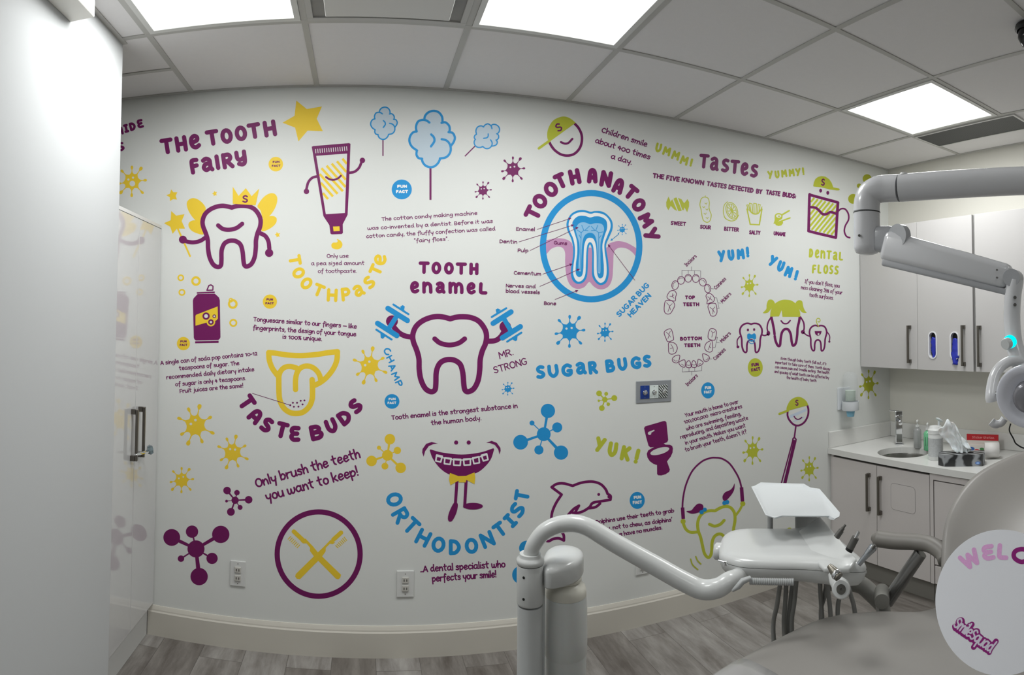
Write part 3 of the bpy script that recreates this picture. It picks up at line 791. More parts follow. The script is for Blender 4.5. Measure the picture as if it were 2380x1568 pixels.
# toothpaste tube
tb = Shape('px').poly([(724.5, 341), (728, 339.3), (811.5, 332.3), (814.6, 334), (810.9, 440), (807.9, 498.9), (796.6, 521), (797, 541), (794.5, 543.6), (771, 544.5), (768, 542.5), (765.5, 523), (751.6, 502), (741.4, 440)]).hole([(734.9, 362), (806.8, 356.7), (801.6, 494.8), (757.3, 497.5)])
tb.ox, tb.oy, tb.k = FR['c3']
for i in range(15):
    x, y = 612 + i * 33.7, 856 - i * 2.8
    tb.hole([(x - 9, y - 32), (x + 3, y - 33), (x + 9, y + 32), (x - 3, y + 33)])
tb.curve([(1110, 1187), (1200, 1170), (1270, 1110), (1310, 1020)], 40).disc(1322, 997, 42).curve([(640, 1238), (560, 1262), (500, 1330), (470, 1440)], 40).disc(472, 1468, 42)
sp = Shape('c3')
for a, b in (((1018, 970), (1085, 1050)), ((935, 1010), (1080, 1175)), ((855, 1045), (1070, 1290)), ((778, 1078), (1065, 1400)), ((700, 1115), (1025, 1465)), ((672, 1203), (945, 1505)), ((690, 1335), (875, 1545)), ((722, 1492), (800, 1585))):
    sp.line([a, b], 37, butt=True)
cp = Shape('c4').poly([(750, 483), (835, 480), (838, 540), (758, 545)])
decal('toothpaste_decal', 'purple toothpaste tube with arms, smile and yellow stripes', [('stripes', sp, YEL), ('tube', tb, PUR), ('smile', Shape('c3').curve([(770, 1250), (820, 1282), (885, 1292), (950, 1270), (995, 1230)], 30), PUR), ('cap_window', cp, YEL)])
decal('toothpaste_drop_decal', 'yellow drop of toothpaste under the tube', [('drop', Shape('c4').blob([(800, 645), (845, 665), (873, 710), (860, 755), (820, 778), (770, 775), (735, 755), (730, 715), (755, 692), (795, 690), (812, 672)]), YEL)])

# cotton candies
def candy(fn, k, stick, label):
    L = [[(870, 290), (880, 235), (925, 185), (1000, 163), (1070, 185), (1115, 245), (1122, 318)], [(1108, 330), (1160, 322), (1210, 365), (1222, 420), (1212, 458)], [(1205, 458), (1262, 470), (1292, 530), (1278, 590), (1238, 648)],
         [(1110, 555), (1170, 570), (1215, 612), (1236, 680), (1222, 750), (1170, 805), (1085, 822)], [(1090, 825), (1060, 885), (1010, 930), (950, 943), (890, 922), (852, 880), (835, 832)], [(840, 826), (790, 815), (762, 770), (766, 715)],
         [(770, 712), (700, 660), (665, 590), (672, 520), (710, 465), (766, 445)], [(762, 450), (755, 380), (785, 310), (850, 288), (900, 298), (940, 325)], [(965, 490), (1002, 530), (1008, 585), (962, 655)]]
    fill = Shape('c5'); fill.poly([fn(*p) for i in (0, 1, 2) for p in spline(L[i], 4)] + [fn(*p) for p in spline([(1236, 650), (1236, 700), (1222, 750), (1170, 805), (1085, 822)], 4)] + [fn(*p) for i in (4, 5, 6) for p in spline(L[i], 4)] + [fn(*p) for p in spline(L[7][:4], 4)])
    out = Shape('c5')
    for l in L: out.curve([fn(*p) for p in l], 32 * k, n=5)
    decal('cotton_candy_decal', label, [('stick', Shape('c5').line([fn(*stick[0]), fn(*stick[1])], 28 * k * 1.02, butt=True), PUR), ('fluff', fill, 'bccbd6'), ('outline', out, BLU)], group='cotton candy decals')
candy(lambda x, y: (x, y), 1, ((955, 950), (955, 1395)), 'largest blue cotton candy, the middle one on a long purple stick')
candy(lambda x, y: ((x - 650) * .585 + 120, (y - 147) * .572 + 103), .57, ((955, 950), (955, 1345)), 'small upright cotton candy nearest the toothpaste tube')
candy(lambda x, y: (1735 + ((x - 979) * .70 + -(y - 553) * .66) * .57, 512 + ((x - 979) * .70 + (y - 553) * .66) * .57), .56, ((948, 945), (948, 1330)), 'small tilted cotton candy at the right of the three')

# germs
GG = 'germ decals on the mural'
germ('c1', 345, 1145, 95, YEL, 'yellow germ at the far left with round open mouth, below HIDE', GG, eyes=((-.45, -.23), (.14, -.47)), mouth=(.05, .28, .36))
germ('c5', 2095, 972, 90, PUR, 'larger purple germ left of TOOTH ANATOMY', GG)
germ('c5', 1682, 1264, 64, PUR, 'smaller purple germ right of the tall cotton candy stick', GG)
germ('d6', 285, 477, 62, GRN, 'green germ between the two YUM! words', GG, sx=.82)
germ('e2', 1390, 740, 90, YEL, 'yellow germ left of the word CHAMP', GG, rot=-25, eyes=((-.5, -.08), (-.03, -.48)))
germ('e3', 1570, 1093, 39, BLU, 'tiny blue germ under MR. STRONG', GG, er=.17)
germ('e4', 538, 335, 72, BLU, 'larger blue germ above SUGAR BUGS', GG)
germ('e4', 845, 342, 42, BLU, 'smaller blue germ above SUGAR BUGS', GG, sx=.92)
germ('e5', 2035, 975, 88, GRN, 'green germ above the jump rope', GG, sx=.78)
germ('g5', 985, 1122, 72, GRN, 'green germ between the mirror handle and the base cabinet', GG, sx=.78)
germ('h2', 272, 890, 80, 'a9ad32', 'green germ in the room corner under the wall cabinets', GG, sx=.70)
germ('e6', 308, 222, 74, YEL, 'largest yellow germ at left, below the soda handwriting', GG, rot=-23, eyes=((-.47, -.14), (0, -.54)))
germ('e6', 590, 428, 62, YEL, 'yellow germ under the letter T of TASTE BUDS', GG, rot=-23, eyes=((-.3, -.4), (.31, -.35)))
germ('e6', 203, 638, 50, YEL, 'small yellow germ near the tall cupboard, lowest of the yellow germs', GG, eyes=((-.42, -.27), (.25, -.5)))
germ('d1', 1413, 707, 30, BLU, 'tiny blue germ inside the tooth anatomy ring', GG)

# molecules
MG = 'molecule decals on the mural'
molecule('e4', (313, 1227, 60), [(349, 1025, 62, 16), (430, 1168, 44, 7), (463, 1387, 62, 18), (271, 1364, 40, 7), (112, 1297, 64, 16), (211, 1130, 22, 6)], BLU, 'blue molecule above the dolphin', MG)
molecule('e4', (843, 927, 24), [(793, 873, 25, 8), (855, 877, 17, 4), (925, 914, 26, 8), (873, 967, 16, 4), (817, 1001, 25, 8), (791, 937, 11, 4)], GRN, 'small green molecule left of the switch plate', MG)
molecule('e6', (609, 791, 28), [(548, 717, 29, 9), (623, 733, 21, 6), (712, 787, 29, 9), (647, 845, 19, 5), (577, 879, 30, 9), (544, 797, 11, 4)], PUR, 'small purple molecule left of the brushing handwriting', MG)
molecule('e6', (312, 1160, 65), [(128, 1073, 64, 18), (282, 1029, 47, 9), (500, 1050, 66, 19), (434, 1232, 43, 9), (336, 1370, 66, 22), (198, 1234, 25, 8)], PUR, 'large purple molecule above the left outlet', MG)
molecule('g2', (226, 290, 47), [(247, 150, 46, 13), (312, 248, 32, 6), (341, 399, 46, 14), (204, 384, 30, 6), (88, 339, 46, 13), (152, 224, 18, 6)], YEL, 'yellow molecule left of the smiling mouth', MG)
molecule('g2', (1510, 1225, 60), [(1432, 1095, 64, 14), (1388, 1327, 80, 14)], BLU, 'blue molecule mostly hidden behind the white delivery post', MG)
molecule('d4', (800, 268, 40), [(833, 120, 50, 10), (745, 198, 26, 8), (678, 342, 55, 12)], 'a9ad32', 'green molecule partly hidden behind the lamp arm elbow', MG)
molecule('px', (1846, 1262, 9), [(1835, 1233, 7.5, 2), (1862, 1248, 5, 2)], GRN, 'green molecule mostly hidden behind the instrument tray', MG)

# tooth anatomy
D1 = lambda: Shape('d1')
AN = decal('tooth_anatomy_decal', 'blue ring with a cut-open tooth in pink gums, under TOOTH ANATOMY', [
    ('gums', D1().poly(spline([(572, 842), (640, 812), (740, 800), (820, 815), (870, 850), (900, 900), (1060, 900), (1240, 900), (1262, 865), (1300, 845), (1370, 830), (1450, 845), (1520, 880), (1575, 925), (1570, 1010), (1530, 960), (1470, 915), (1400, 900), (1350, 915), (1322, 960), (1315, 1100), (1305, 1230), (1270, 1310), (1210, 1345), (1150, 1342), (1100, 1310), (1058, 1268), (1010, 1320), (950, 1342), (890, 1330), (840, 1280), (810, 1180), (800, 1050), (800, 960), (775, 905), (720, 890), (650, 915), (590, 970)], 4, True)), 'bf8fb4'),
    ('ring', D1().ring(1079, 885, 517, 66, 569), BLU),
    ('outer_layer', D1().blob([(1072, 515), (1000, 497), (925, 505), (855, 550), (815, 640), (828, 725), (865, 805), (885, 900), (883, 1000), (868, 1090), (862, 1180), (880, 1250), (930, 1288), (990, 1275), (1030, 1220), (1042, 1120), (1046, 950), (1055, 890), (1067, 866), (1080, 890), (1090, 950), (1088, 1120), (1092, 1210), (1135, 1280), (1185, 1302), (1240, 1275), (1268, 1190), (1262, 1050), (1245, 950), (1240, 870), (1270, 795), (1308, 700), (1303, 615), (1250, 545), (1190, 512), (1120, 508)]), BLU),
    ('enamel_layer', D1().blob([(1072, 538), (1000, 520), (930, 528), (870, 565), (838, 640), (850, 720), (885, 800), (905, 900), (903, 1000), (890, 1090), (885, 1170), (905, 1235), (940, 1265), (985, 1248), (1015, 1190), (1022, 1100), (1028, 950), (1040, 870), (1067, 842), (1095, 870), (1108, 950), (1108, 1100), (1115, 1200), (1150, 1260), (1185, 1278), (1225, 1250), (1245, 1170), (1240, 1050), (1225, 950), (1222, 860), (1250, 780), (1285, 690), (1280, 620), (1235, 560), (1180, 535), (1120, 528)]), WHITE_PRINT),
    ('dentin_layer', D1().blob([(1068, 577), (1010, 560), (945, 562), (895, 600), (877, 650), (900, 740), (925, 830), (930, 950), (915, 1080), (915, 1180), (945, 1215), (980, 1200), (995, 1130), (998, 1000), (1005, 880), (1030, 810), (1065, 795), (1105, 810), (1130, 880), (1138, 1000), (1140, 1150), (1155, 1215), (1180, 1230), (1210, 1200), (1215, 1100), (1205, 980), (1200, 870), (1225, 770), (1250, 690), (1240, 610), (1180, 570), (1120, 565)]), BLU),
    ('pulp', D1().blob([(1068, 650), (1010, 630), (950, 640), (915, 700), (930, 780), (950, 850), (955, 950), (945, 1050), (945, 1140), (958, 1155), (970, 1140), (975, 1000), (985, 850), (1010, 770), (1065, 742), (1115, 765), (1140, 850), (1150, 1000), (1150, 1150), (1163, 1175), (1178, 1160), (1178, 1000), (1180, 850), (1200, 770), (1218, 700), (1195, 650), (1130, 638)]), '8fbfe2'),
    ('nerves', [s for s in [D1()] for q in ([(960, 1140), (966, 1000), (972, 760), (972, 735)], [(972, 740), (930, 712)], [(972, 740), (1000, 715), (1045, 718)], [(1000, 715), (978, 660)], [(1012, 715), (1060, 670)], [(950, 765), (970, 800)], [(1163, 1160), (1160, 760), (1160, 738)], [(1160, 740), (1205, 732)], [(1160, 740), (1128, 715), (1080, 718)], [(1130, 715), (1150, 660)], [(1118, 715), (1080, 672)], [(1185, 770), (1162, 800)]) for _ in [s.line(q, 6.5)]][0], BLU)])
def arrow(sh, a, b, w=4.5, hl=32, hw=14):
    d = hypot(b[0] - a[0], b[1] - a[1]); ux, uy = (b[0] - a[0]) / d, (b[1] - a[1]) / d
    sh.line([a, (b[0] - ux * hl * .8, b[1] - uy * hl * .8)], w)
    return sh.poly([b, (b[0] - ux * hl - uy * hw, b[1] - uy * hl + ux * hw), (b[0] - ux * hl + uy * hw, b[1] - uy * hl - ux * hw)])
for a, b in (((500, 705), (868, 583)), ((305, 838), (897, 655)), ((425, 930), (945, 680)), ((562, 1183), (880, 1074)), ((530, 1315), (958, 1128)), ((693, 1455), (942, 1356)), ((1548, 1250), (1258, 864))): lay('pointer_line', arrow(D1(), a, b), PUR, AN, 8)
lay('pointer_line', arrow(D1(), (1375, 755), (1285, 827), 6, 26, 12), BLU, AN, 8)
for s, a, b in (('Enamel', (275, 715), (478, 722)), ('Dentin', (97, 848), (288, 856)), ('Pulp', (292, 946), (408, 948)), ('Gums', (678, 862), (822, 872)), ('Cementum', (250, 1185), (543, 1198)), ('Nerves and', (165, 1323), (485, 1334)), ('blood vessels', (163, 1380), (530, 1397)), ('Bone', (573, 1512), (705, 1516))):
    lay('part_name', text(D1(), s, a, b, 40, 7), PUR, AN, 9)

# capped round face
D2 = lambda: Shape('d2')
decal('capped_face_decal', 'round purple smiling face in a tilted green cap near the ceiling', [
    ('face_outline', D2().curve([(752, 192), (820, 270), (868, 380), (870, 500), (830, 610), (745, 695), (640, 723), (530, 705), (430, 640), (365, 560), (330, 490)], 43, butt=True), PUR),
    ('smile', D2().curve([(525, 500), (590, 525), (650, 512), (715, 446)], 36), PUR),
    ('cap', D2().poly(spline([(770, 180), (700, 120), (630, 85), (560, 75), (480, 95), (400, 140), (340, 220), (305, 310), (298, 400), (310, 460), (345, 488)], 4)).line([(335, 478), (160, 603)], 42), GRN),
    ('letter_mark', letter(D2(), 'S', 487, 256, 145, 98, -30, 25, bold='sans'), PUR)])

# tastes
D3 = lambda: Shape('d3')
TG = 'green taste pictures'
decal('candy_decal', 'green wrapped candy above the word SWEET', [('candy', D3().poly([(320, 812), (288, 890), (290, 950), (318, 1002), (348, 950), (345, 870)]).poly([(345, 885), (372, 850), (440, 1012), (400, 992), (340, 930)]).poly([(388, 845), (405, 832), (432, 825), (504, 1008), (478, 1014), (455, 1012)]).poly([(450, 830), (500, 850), (540, 912), (545, 950), (530, 1000), (512, 1000)]).poly([(582, 848), (535, 905), (540, 960), (578, 1030), (604, 950), (605, 890)]), GRN)], group=TG)
pk = D3().curve([(825, 820), (868, 838), (884, 895), (880, 960), (892, 1015), (910, 1058), (904, 1120), (880, 1160), (840, 1167), (800, 1135), (780, 1060), (770, 990), (754, 930), (766, 860), (790, 828)], 12, True).line([(825, 818), (830, 802)], 10)
for x, y in ((842, 910), (810, 960), (855, 992), (830, 1052), (858, 1110)): pk.line([(x - 20, y - 8), (x, y + 8), (x + 12, y - 12)], 9)
decal('pickle_decal', 'green pickle above the word SOUR', [('pickle', pk, GRN)], group=TG)
lm = D3().ring(1196, 1010, 76, 12, 118, -20).ring(1196, 1010, 58, 9, 98, -20).disc(1196, 1008, 16).curve([(1135, 885), (1092, 930), (1078, 1010), (1088, 1075), (1108, 1115), (1180, 1150), (1250, 1132), (1288, 1070)], 12).line([(1098, 1095), (1106, 1118)], 12)
for i in range(10):
    a = radians(i * 36 + 8); u, v = 58 * cos(a), 98 * sin(a); lm.line([(1196, 1008), (1196 + u * .94 + v * .342, 1008 - u * .342 + v * .94)], 11)
decal('lemon_decal', 'green cut lemon above the word BITTER', [('lemon', lm, GRN)], group=TG)
fr = D3().line([(1405, 985), (1450, 1197), (1576, 1203), (1612, 985)], 18).curve([(1440, 1000), (1475, 1040), (1515, 1055), (1560, 1045), (1592, 1000)], 18)
for a, b in (((1402, 930), (1424, 1000)), ((1424, 925), (1445, 1000)), ((1440, 903), (1462, 1020)), ((1475, 915), (1485, 1040)), ((1500, 905), (1505, 1050)), ((1535, 912), (1530, 1048)), ((1560, 918), (1550, 1040)), ((1588, 925), (1572, 1020)), ((1612, 955), (1596, 1000))): fr.line([a, b], 13)
fr.line([(1402, 930), (1424, 925)], 11).line([(1440, 903), (1475, 915)], 11).line([(1500, 905), (1535, 912)], 11).line([(1560, 918), (1588, 925)], 11)
decal('fries_decal', 'green carton of french fries above the word SALTY', [('fries', fr, GRN)], group=TG)
su = D3().poly([(1788, 1088), (1800, 1110), (1850, 1122), (1898, 1095), (1890, 1120), (1790, 1185), (1770, 1192), (1788, 1140)]).ring(1843, 1082, 46, 18, 32).disc(1848, 1084, 16, 10).poly([(1795, 1190), (1900, 1150), (1905, 1180), (1880, 1212), (1840, 1220), (1805, 1208)]).line([(1888, 1066), (1988, 1008)], 22).line([(1795, 1182), (2000, 1108)], 20)
decal('sushi_decal', 'green sushi and chopsticks above the word UMAMI', [('sushi', su, GRN)], group=TG)

# floss box
def inside(p, P):
    c = False
    for i in range(len(P)):
        a, b = P[i], P[i - 1]
        if (a[1] > p[1]) != (b[1] > p[1]) and p[0] < (b[0] - a[0]) * (p[1] - a[1]) / (b[1] - a[1]) + a[0]: c = not c
    return c
D4 = lambda: Shape('d4')
st = D4(); wave = [(200, 432), (270, 445), (330, 500), (380, 512), (430, 490), (500, 508)]
for reg in ([(208, 318), (502, 398), (498, 505), (430, 488), (380, 508), (330, 496), (268, 440), (206, 432)], [(204, 440), (270, 452), (330, 506), (380, 520), (430, 498), (496, 512), (478, 752), (198, 688)]):
    for c in range(-8, 14):
        x0 = 200 + c * 52; run = []
        for k in range(0, 90):
            p = (x0 + k * 6.3, 900 - k * 7.7)
            if inside(p, reg): run.append(p)
        if len(run) > 2: st.line([run[0], run[-1]], 22, butt=True)
decal('floss_box_decal', 'purple outlined floss box with green stripes, green cap and loose string', [
    ('stripes', st, GRN),
    ('box_outline', D4().curve([(202, 296), (212, 300), (350, 338), (497, 378), (510, 390), (509, 410), (498, 590), (489, 755), (482, 767), (468, 765), (330, 733), (198, 700), (188, 690), (188, 670), (192, 480), (197, 308)], 31, True, 3).curve([(198, 432), (262, 440), (300, 468), (340, 508), (385, 510), (430, 488), (500, 508)], 29, butt=True), PUR),
    ('string', D4().curve([(515, 478), (545, 452), (590, 455), (625, 505), (628, 570), (592, 640), (582, 700), (605, 755), (648, 772)], 18, butt=True), PUR),
    ('eye', D4().disc(320, 251, 16, 22), PUR), ('eye', D4().disc(399, 275, 16, 22), PUR),
    ('cap', D4().poly([(238, 198), (245, 160), (262, 122), (290, 100), (330, 90), (375, 97), (415, 125), (442, 165), (460, 215), (523, 227), (532, 237), (524, 248), (500, 249), (420, 238), (330, 215), (242, 206)]), GRN),
    ('letter_mark', letter(D4(), 'S', 346, 158, 82, 42, 3, 14, bold='sans'), PUR)])

# teeth charts
def chart(label, teeth, marks, brackets, words, cap, name):
    o = Shape('d5')
    for q in teeth: o.curve(q, 7.5, True, 5)
    for q in marks: o.curve(q, 5.5, n=4)
    b = Shape('d5')
    for q in brackets: b.line(q, 4.5)
    tt = Shape('d5')
    for s, a, c in words: text(tt, s, a, c, 44, 7)
    for s, a, c in cap: text(tt, s, a, c, 42, 12, 'sans', gap=34)
    decal(name, label, [('teeth', o, PUR), ('brackets', b, '6f5f70'), ('text', tt, PUR)])
def ov(x, y, rx, ry, rot=0):
    a = radians(rot); return [(x + cos(t) * rx * cos(a) - sin(t) * ry * sin(a), y + cos(t) * rx * sin(a) + sin(t) * ry * cos(a)) for t in [i * pi / 4 for i in range(8)]]
chart('purple chart of the TOP TEETH arranged in an arch', [ov(290, 421, 37, 42, 10), ov(367, 399, 36, 42), ov(448, 401, 36, 43), ov(523, 441, 36, 42, -15), ov(227, 472, 36, 47, 8), ov(575, 509, 33, 45, -8),
    [(140, 590), (170, 540), (215, 530), (240, 562), (232, 600), (228, 640), (190, 638), (150, 618)], [(118, 652), (150, 634), (200, 645), (222, 685), (205, 730), (175, 775), (135, 780), (110, 745)],
    [(557, 590), (575, 563), (612, 566), (645, 605), (640, 645), (600, 662), (568, 672), (572, 632)], [(578, 700), (600, 670), (655, 668), (670, 700), (675, 765), (650, 802), (610, 798), (592, 750)]],
    [[(265, 410), (285, 395), (308, 398)], [(345, 378), (367, 368), (390, 378)], [(428, 380), (450, 368), (472, 380)], [(505, 415), (530, 422), (545, 445)], [(205, 490), (208, 455), (230, 440)], [(575, 475), (592, 495), (592, 530)],
     [(170, 590), (195, 592), (215, 575)], [(195, 592), (200, 560)], [(195, 592), (215, 612)], [(135, 660), (165, 700), (150, 755)], [(165, 700), (195, 670)], [(165, 700), (180, 740)], [(575, 595), (600, 615), (625, 635)], [(580, 640), (602, 615), (610, 590)], [(600, 710), (630, 735), (630, 780)], [(630, 735), (652, 705)], [(630, 735), (650, 765)]],
    [[(300, 378), (300, 312), (500, 320), (500, 398)], [(368, 356), (368, 315)], [(435, 358), (435, 318)], [(402, 315), (402, 275)], [(610, 510), (640, 512)], [(645, 607), (672, 608), (698, 722), (672, 724)], [(687, 662), (715, 665)]],
    [('Incisors', (348, 275), (462, 165)), ('Canines', (662, 522), (778, 408)), ('Molars', (735, 668), (832, 568))], [('TOP', (332, 625), (440, 625)), ('TEETH', (310, 698), (485, 698))], 'top_teeth_decal')
chart('purple chart of the BOTTOM TEETH arranged in a bowl', [
    [(110, 975), (165, 940), (192, 960), (210, 1045), (195, 1065), (150, 1078), (130, 1045)], [(158, 1092), (200, 1085), (238, 1110), (250, 1150), (232, 1195), (192, 1212), (160, 1195), (156, 1140)],
    [(590, 965), (620, 935), (668, 965), (658, 1045), (640, 1062), (582, 1042)], [(622, 1070), (627, 1165), (600, 1190), (560, 1175), (543, 1140), (560, 1095), (595, 1072)],
    [(272, 1222), (230, 1228), (198, 1258), (202, 1290), (240, 1306), (262, 1290), (275, 1250)], [(522, 1208), (570, 1220), (595, 1248), (580, 1280), (550, 1292), (530, 1265)], [(328, 1272), (268, 1298), (285, 1335), (322, 1352), (334, 1335)], [(478, 1265), (527, 1298), (505, 1328), (466, 1338), (468, 1300)],
    [(345, 1345), (350, 1300), (375, 1280), (393, 1308), (396, 1350), (370, 1356)], [(405, 1345), (410, 1295), (425, 1279), (447, 1300), (455, 1345), (430, 1353)]],
    [[(130, 975), (158, 1000), (178, 1030)], [(158, 1000), (175, 965)], [(150, 1045), (162, 1005)], [(180, 1105), (205, 1145), (208, 1185)], [(175, 1150), (205, 1145)], [(610, 960), (628, 985), (620, 1030)], [(628, 985), (655, 970)], [(605, 1090), (595, 1130), (580, 1165)], [(595, 1130), (612, 1145)], [(210, 1270), (230, 1285), (250, 1280)], [(555, 1275), (575, 1265), (580, 1250)], [(295, 1318), (318, 1332)], [(352, 1325), (372, 1332), (390, 1325)], [(410, 1322), (430, 1328), (448, 1320)], [(478, 1320), (500, 1312)]],
    [[(305, 1355), (303, 1402), (510, 1390), (512, 1335)], [(375, 1358), (375, 1397)], [(437, 1355), (437, 1394)], [(405, 1398), (405, 1437)], [(595, 1262), (620, 1262)], [(655, 1028), (680, 1030), (655, 1140), (627, 1140)], [(670, 1084), (700, 1085)]],
    [('Molars', (728, 1092), (828, 990)), ('Canines', (655, 1280), (772, 1165)), ('Incisors', (358, 1557), (474, 1445))], [('BOTTOM', (280, 1068), (515, 1062)), ('TEETH', (322, 1138), (497, 1135))], 'bottom_teeth_decal')

# three teeth holding hands
D6 = lambda: Shape('d6')
decal('girl_tooth_decal', 'tall purple tooth with green pigtails and smile, middle of the hand-holding three', [
    ('tooth_outline', D6().curve([(519, 808), (535, 880), (550, 960), (562, 1055), (588, 1118), (612, 1118), (620, 1050), (632, 985), (655, 950), (680, 942), (705, 952), (728, 1000), (737, 1070), (752, 1120), (782, 1095), (797, 1010), (802, 930), (818, 860), (825, 808)], 27, butt=True, n=5).curve([(522, 812), (488, 865), (475, 930), (488, 990)], 16).disc(488, 988, 20, 27).curve([(832, 812), (865, 870), (872, 930), (862, 975)], 17).disc(858, 974, 22), PUR),
    ('smile', D6().curve([(625, 855), (652, 882), (692, 882), (722, 852)], 16), PUR),
    ('hair', D6().poly(spline([(507, 810), (515, 740), (560, 670), (620, 635), (675, 628), (740, 640), (800, 690), (828, 760), (830, 812)], 4) + [(640, 812), (631, 740), (602, 808)]).blob([(560, 680), (535, 632), (490, 632), (470, 680), (465, 730), (430, 770), (480, 768), (520, 725)]).blob([(780, 670), (810, 635), (850, 645), (862, 700), (880, 745), (898, 768), (855, 766), (820, 730)]), GRN)])
decal('baby_tooth_decal', 'small purple tooth with a blue pacifier, left of the pigtailed tooth', [
    ('tooth_outline', tooth(D6(), 302, 1037, 238, 312, 19).curve([(182, 1022), (155, 1062), (155, 1122)], 13).disc(162, 1134, 16).curve([(418, 1004), (450, 1012), (485, 998)], 15), PUR),
    ('eye', D6().disc(269, 952, 12, 15), PUR), ('eye', D6().disc(336, 948, 12, 15), PUR),
    ('pacifier', D6().blob([(262, 1002), (285, 990), (308, 1000), (338, 988), (355, 1010), (352, 1050), (310, 1042), (268, 1052)]).ring(310, 1068, 31, 7).disc(310, 1062, 21, 16).disc(310, 1052, 17, 10, neg=True), BLU)])
decal('laughing_tooth_decal', 'smallest purple tooth laughing with a green curl, right of the pigtailed tooth', [
    ('tooth_outline', tooth(D6(), 1020, 1040, 184, 272, 18, 1).curve([(1118, 972), (1145, 1018), (1143, 1075)], 12).disc(1142, 1078, 12).curve([(928, 1020), (895, 1005), (866, 982)], 14), PUR),
    ('mouth', D6().poly([(984, 964), (1060, 964), (1054, 990), (1040, 1010), (1018, 1016), (998, 1006), (988, 988)]).poly([(1018, 988), (1034, 986), (1034, 1008), (1018, 1010)], True), PUR),
    ('curl', D6().curve([(1026, 914), (1010, 882), (1003, 850), (1015, 829), (1036, 832), (1043, 852), (1032, 868), (1019, 860)], 9), GRN)])

# soda can
E1 = lambda: Shape('e1')
decal('soda_can_decal', 'purple soda can with a yellow band, near the tall cupboard', [
    ('can', E1().poly([(487, 308), (683, 305), (730, 348), (740, 380), (747, 800), (738, 820), (722, 832), (468, 838), (450, 825), (443, 805), (432, 385), (440, 358)]).disc(583, 560, 22, neg=True).disc(676, 562, 11, neg=True).disc(638, 628, 14, neg=True), PUR),
    ('top_rim', E1().poly([(477, 288), (682, 280), (682, 298), (477, 305)]), PUR), ('bottom_rim', E1().poly([(458, 847), (726, 841), (726, 865), (458, 870)]), PUR),
    ('pull_tab', E1().line([(592, 266), (615, 212), (638, 204), (662, 220), (660, 264)], 14, True), PUR),
    ('band', E1().poly([(462, 558), (470, 545), (715, 450), (718, 585), (705, 605), (680, 618), (595, 632), (462, 670)]).disc(638, 628, 49).disc(583, 560, 42, neg=True).disc(676, 562, 21, neg=True).disc(638, 628, 32, neg=True), YEL)])
for x, y, r, w_, lb in ((295, 124, 30, 18, 'top left ring of the three bubbles left of the soda can'), (468, 161, 42, 26, 'largest yellow bubble above the soda can lid'), (308, 290, 31, 18, 'lower left yellow bubble beside the soda can'), (893, 637, 36, 20, 'lower yellow bubble right of the soda can')):
    decal('bubble_decal', lb if 'yellow' in lb else 'yellow ' + lb, [('bubble', E1().ring(x, y, r, w_), YEL)], group='yellow bubbles around the soda can')
decal('bubble_decal', 'double yellow bubble right of the soda can', [('bubble', E1().ring(887, 422, 43, 26).ring(866, 378, 20, 12), YEL)], group='yellow bubbles around the soda can')

# tongue
E2 = lambda: Shape('e2')
tg = E2().curve([(368, 606), (440, 612), (560, 630), (700, 636), (850, 625), (960, 608), (1064, 596)], 55).curve([(368, 606), (374, 680), (400, 755), (440, 815), (470, 850)], 55).curve([(1064, 596), (1056, 690), (1015, 780), (950, 860), (890, 908), (838, 935)], 55)
tg.curve([(470, 850), (472, 1000), (482, 1090), (520, 1165), (580, 1210), (645, 1222), (715, 1208), (775, 1155), (806, 1085), (812, 1000), (808, 880)], 56).curve([(470, 850), (488, 795), (530, 755), (585, 746), (640, 758), (668, 772)], 54).curve([(640, 980), (640, 880), (655, 810), (690, 762), (745, 742), (805, 752), (855, 790), (885, 840), (895, 890)], 54)
decal('tongue_decal', 'yellow open mouth sticking out its tongue, with purple taste bud dots', [('mouth', tg, YEL),
    ('taste_bud_dots', [s for s in [E2()] for x, y in ((613, 1113), (655, 1113), (692, 1093), (730, 1090), (623, 1153), (669, 1152), (711, 1130), (587, 1138)) for _ in [s.disc(x, y, 10)]][0], PUR),
    ('pointer_line', E2().line([(203, 1018), (587, 1138)], 5.5), PUR)])

# lifting tooth
E3 = lambda: Shape('e3')
decal('strong_tooth_decal', 'large purple smiling tooth lifting two blue dumbbells', [
    ('tooth_outline', tooth(E3(), 907, 698.5, 840, 857, 62).curve([(470, 505), (400, 492), (330, 455), (275, 395)], 60).disc(250, 325, 68).curve([(1335, 553), (1425, 545), (1485, 505), (1528, 440)], 60).disc(1540, 387, 66), PUR),
    ('smile', E3().curve([(737, 525), (800, 573), (905, 595), (1010, 573), (1078, 525)], 56), PUR),
    ('dumbbell', E3().line([(204, 178), (425, 316)], 60).line([(86, 348), (306, 488)], 60).line([(312, 255), (215, 405)], 54, butt=True).line([(266, 134), (438, 244)], 23).line([(72, 420), (246, 532)], 23).poly([(342, 160), (372, 140), (396, 156), (388, 200), (360, 190)]).poly([(118, 450), (178, 490), (148, 525), (122, 512)]), BLU),
    ('dumbbell', E3().line([(1402, 348), (1606, 218)], 60).line([(1508, 514), (1712, 386)], 60).line([(1518, 282), (1602, 430)], 54, butt=True).line([(1386, 276), (1552, 176)], 23).line([(1562, 556), (1724, 454)], 23).poly([(1430, 192), (1455, 178), (1490, 196), (1440, 232)]).poly([(1618, 528), (1680, 496), (1676, 540), (1656, 552)]), BLU)])

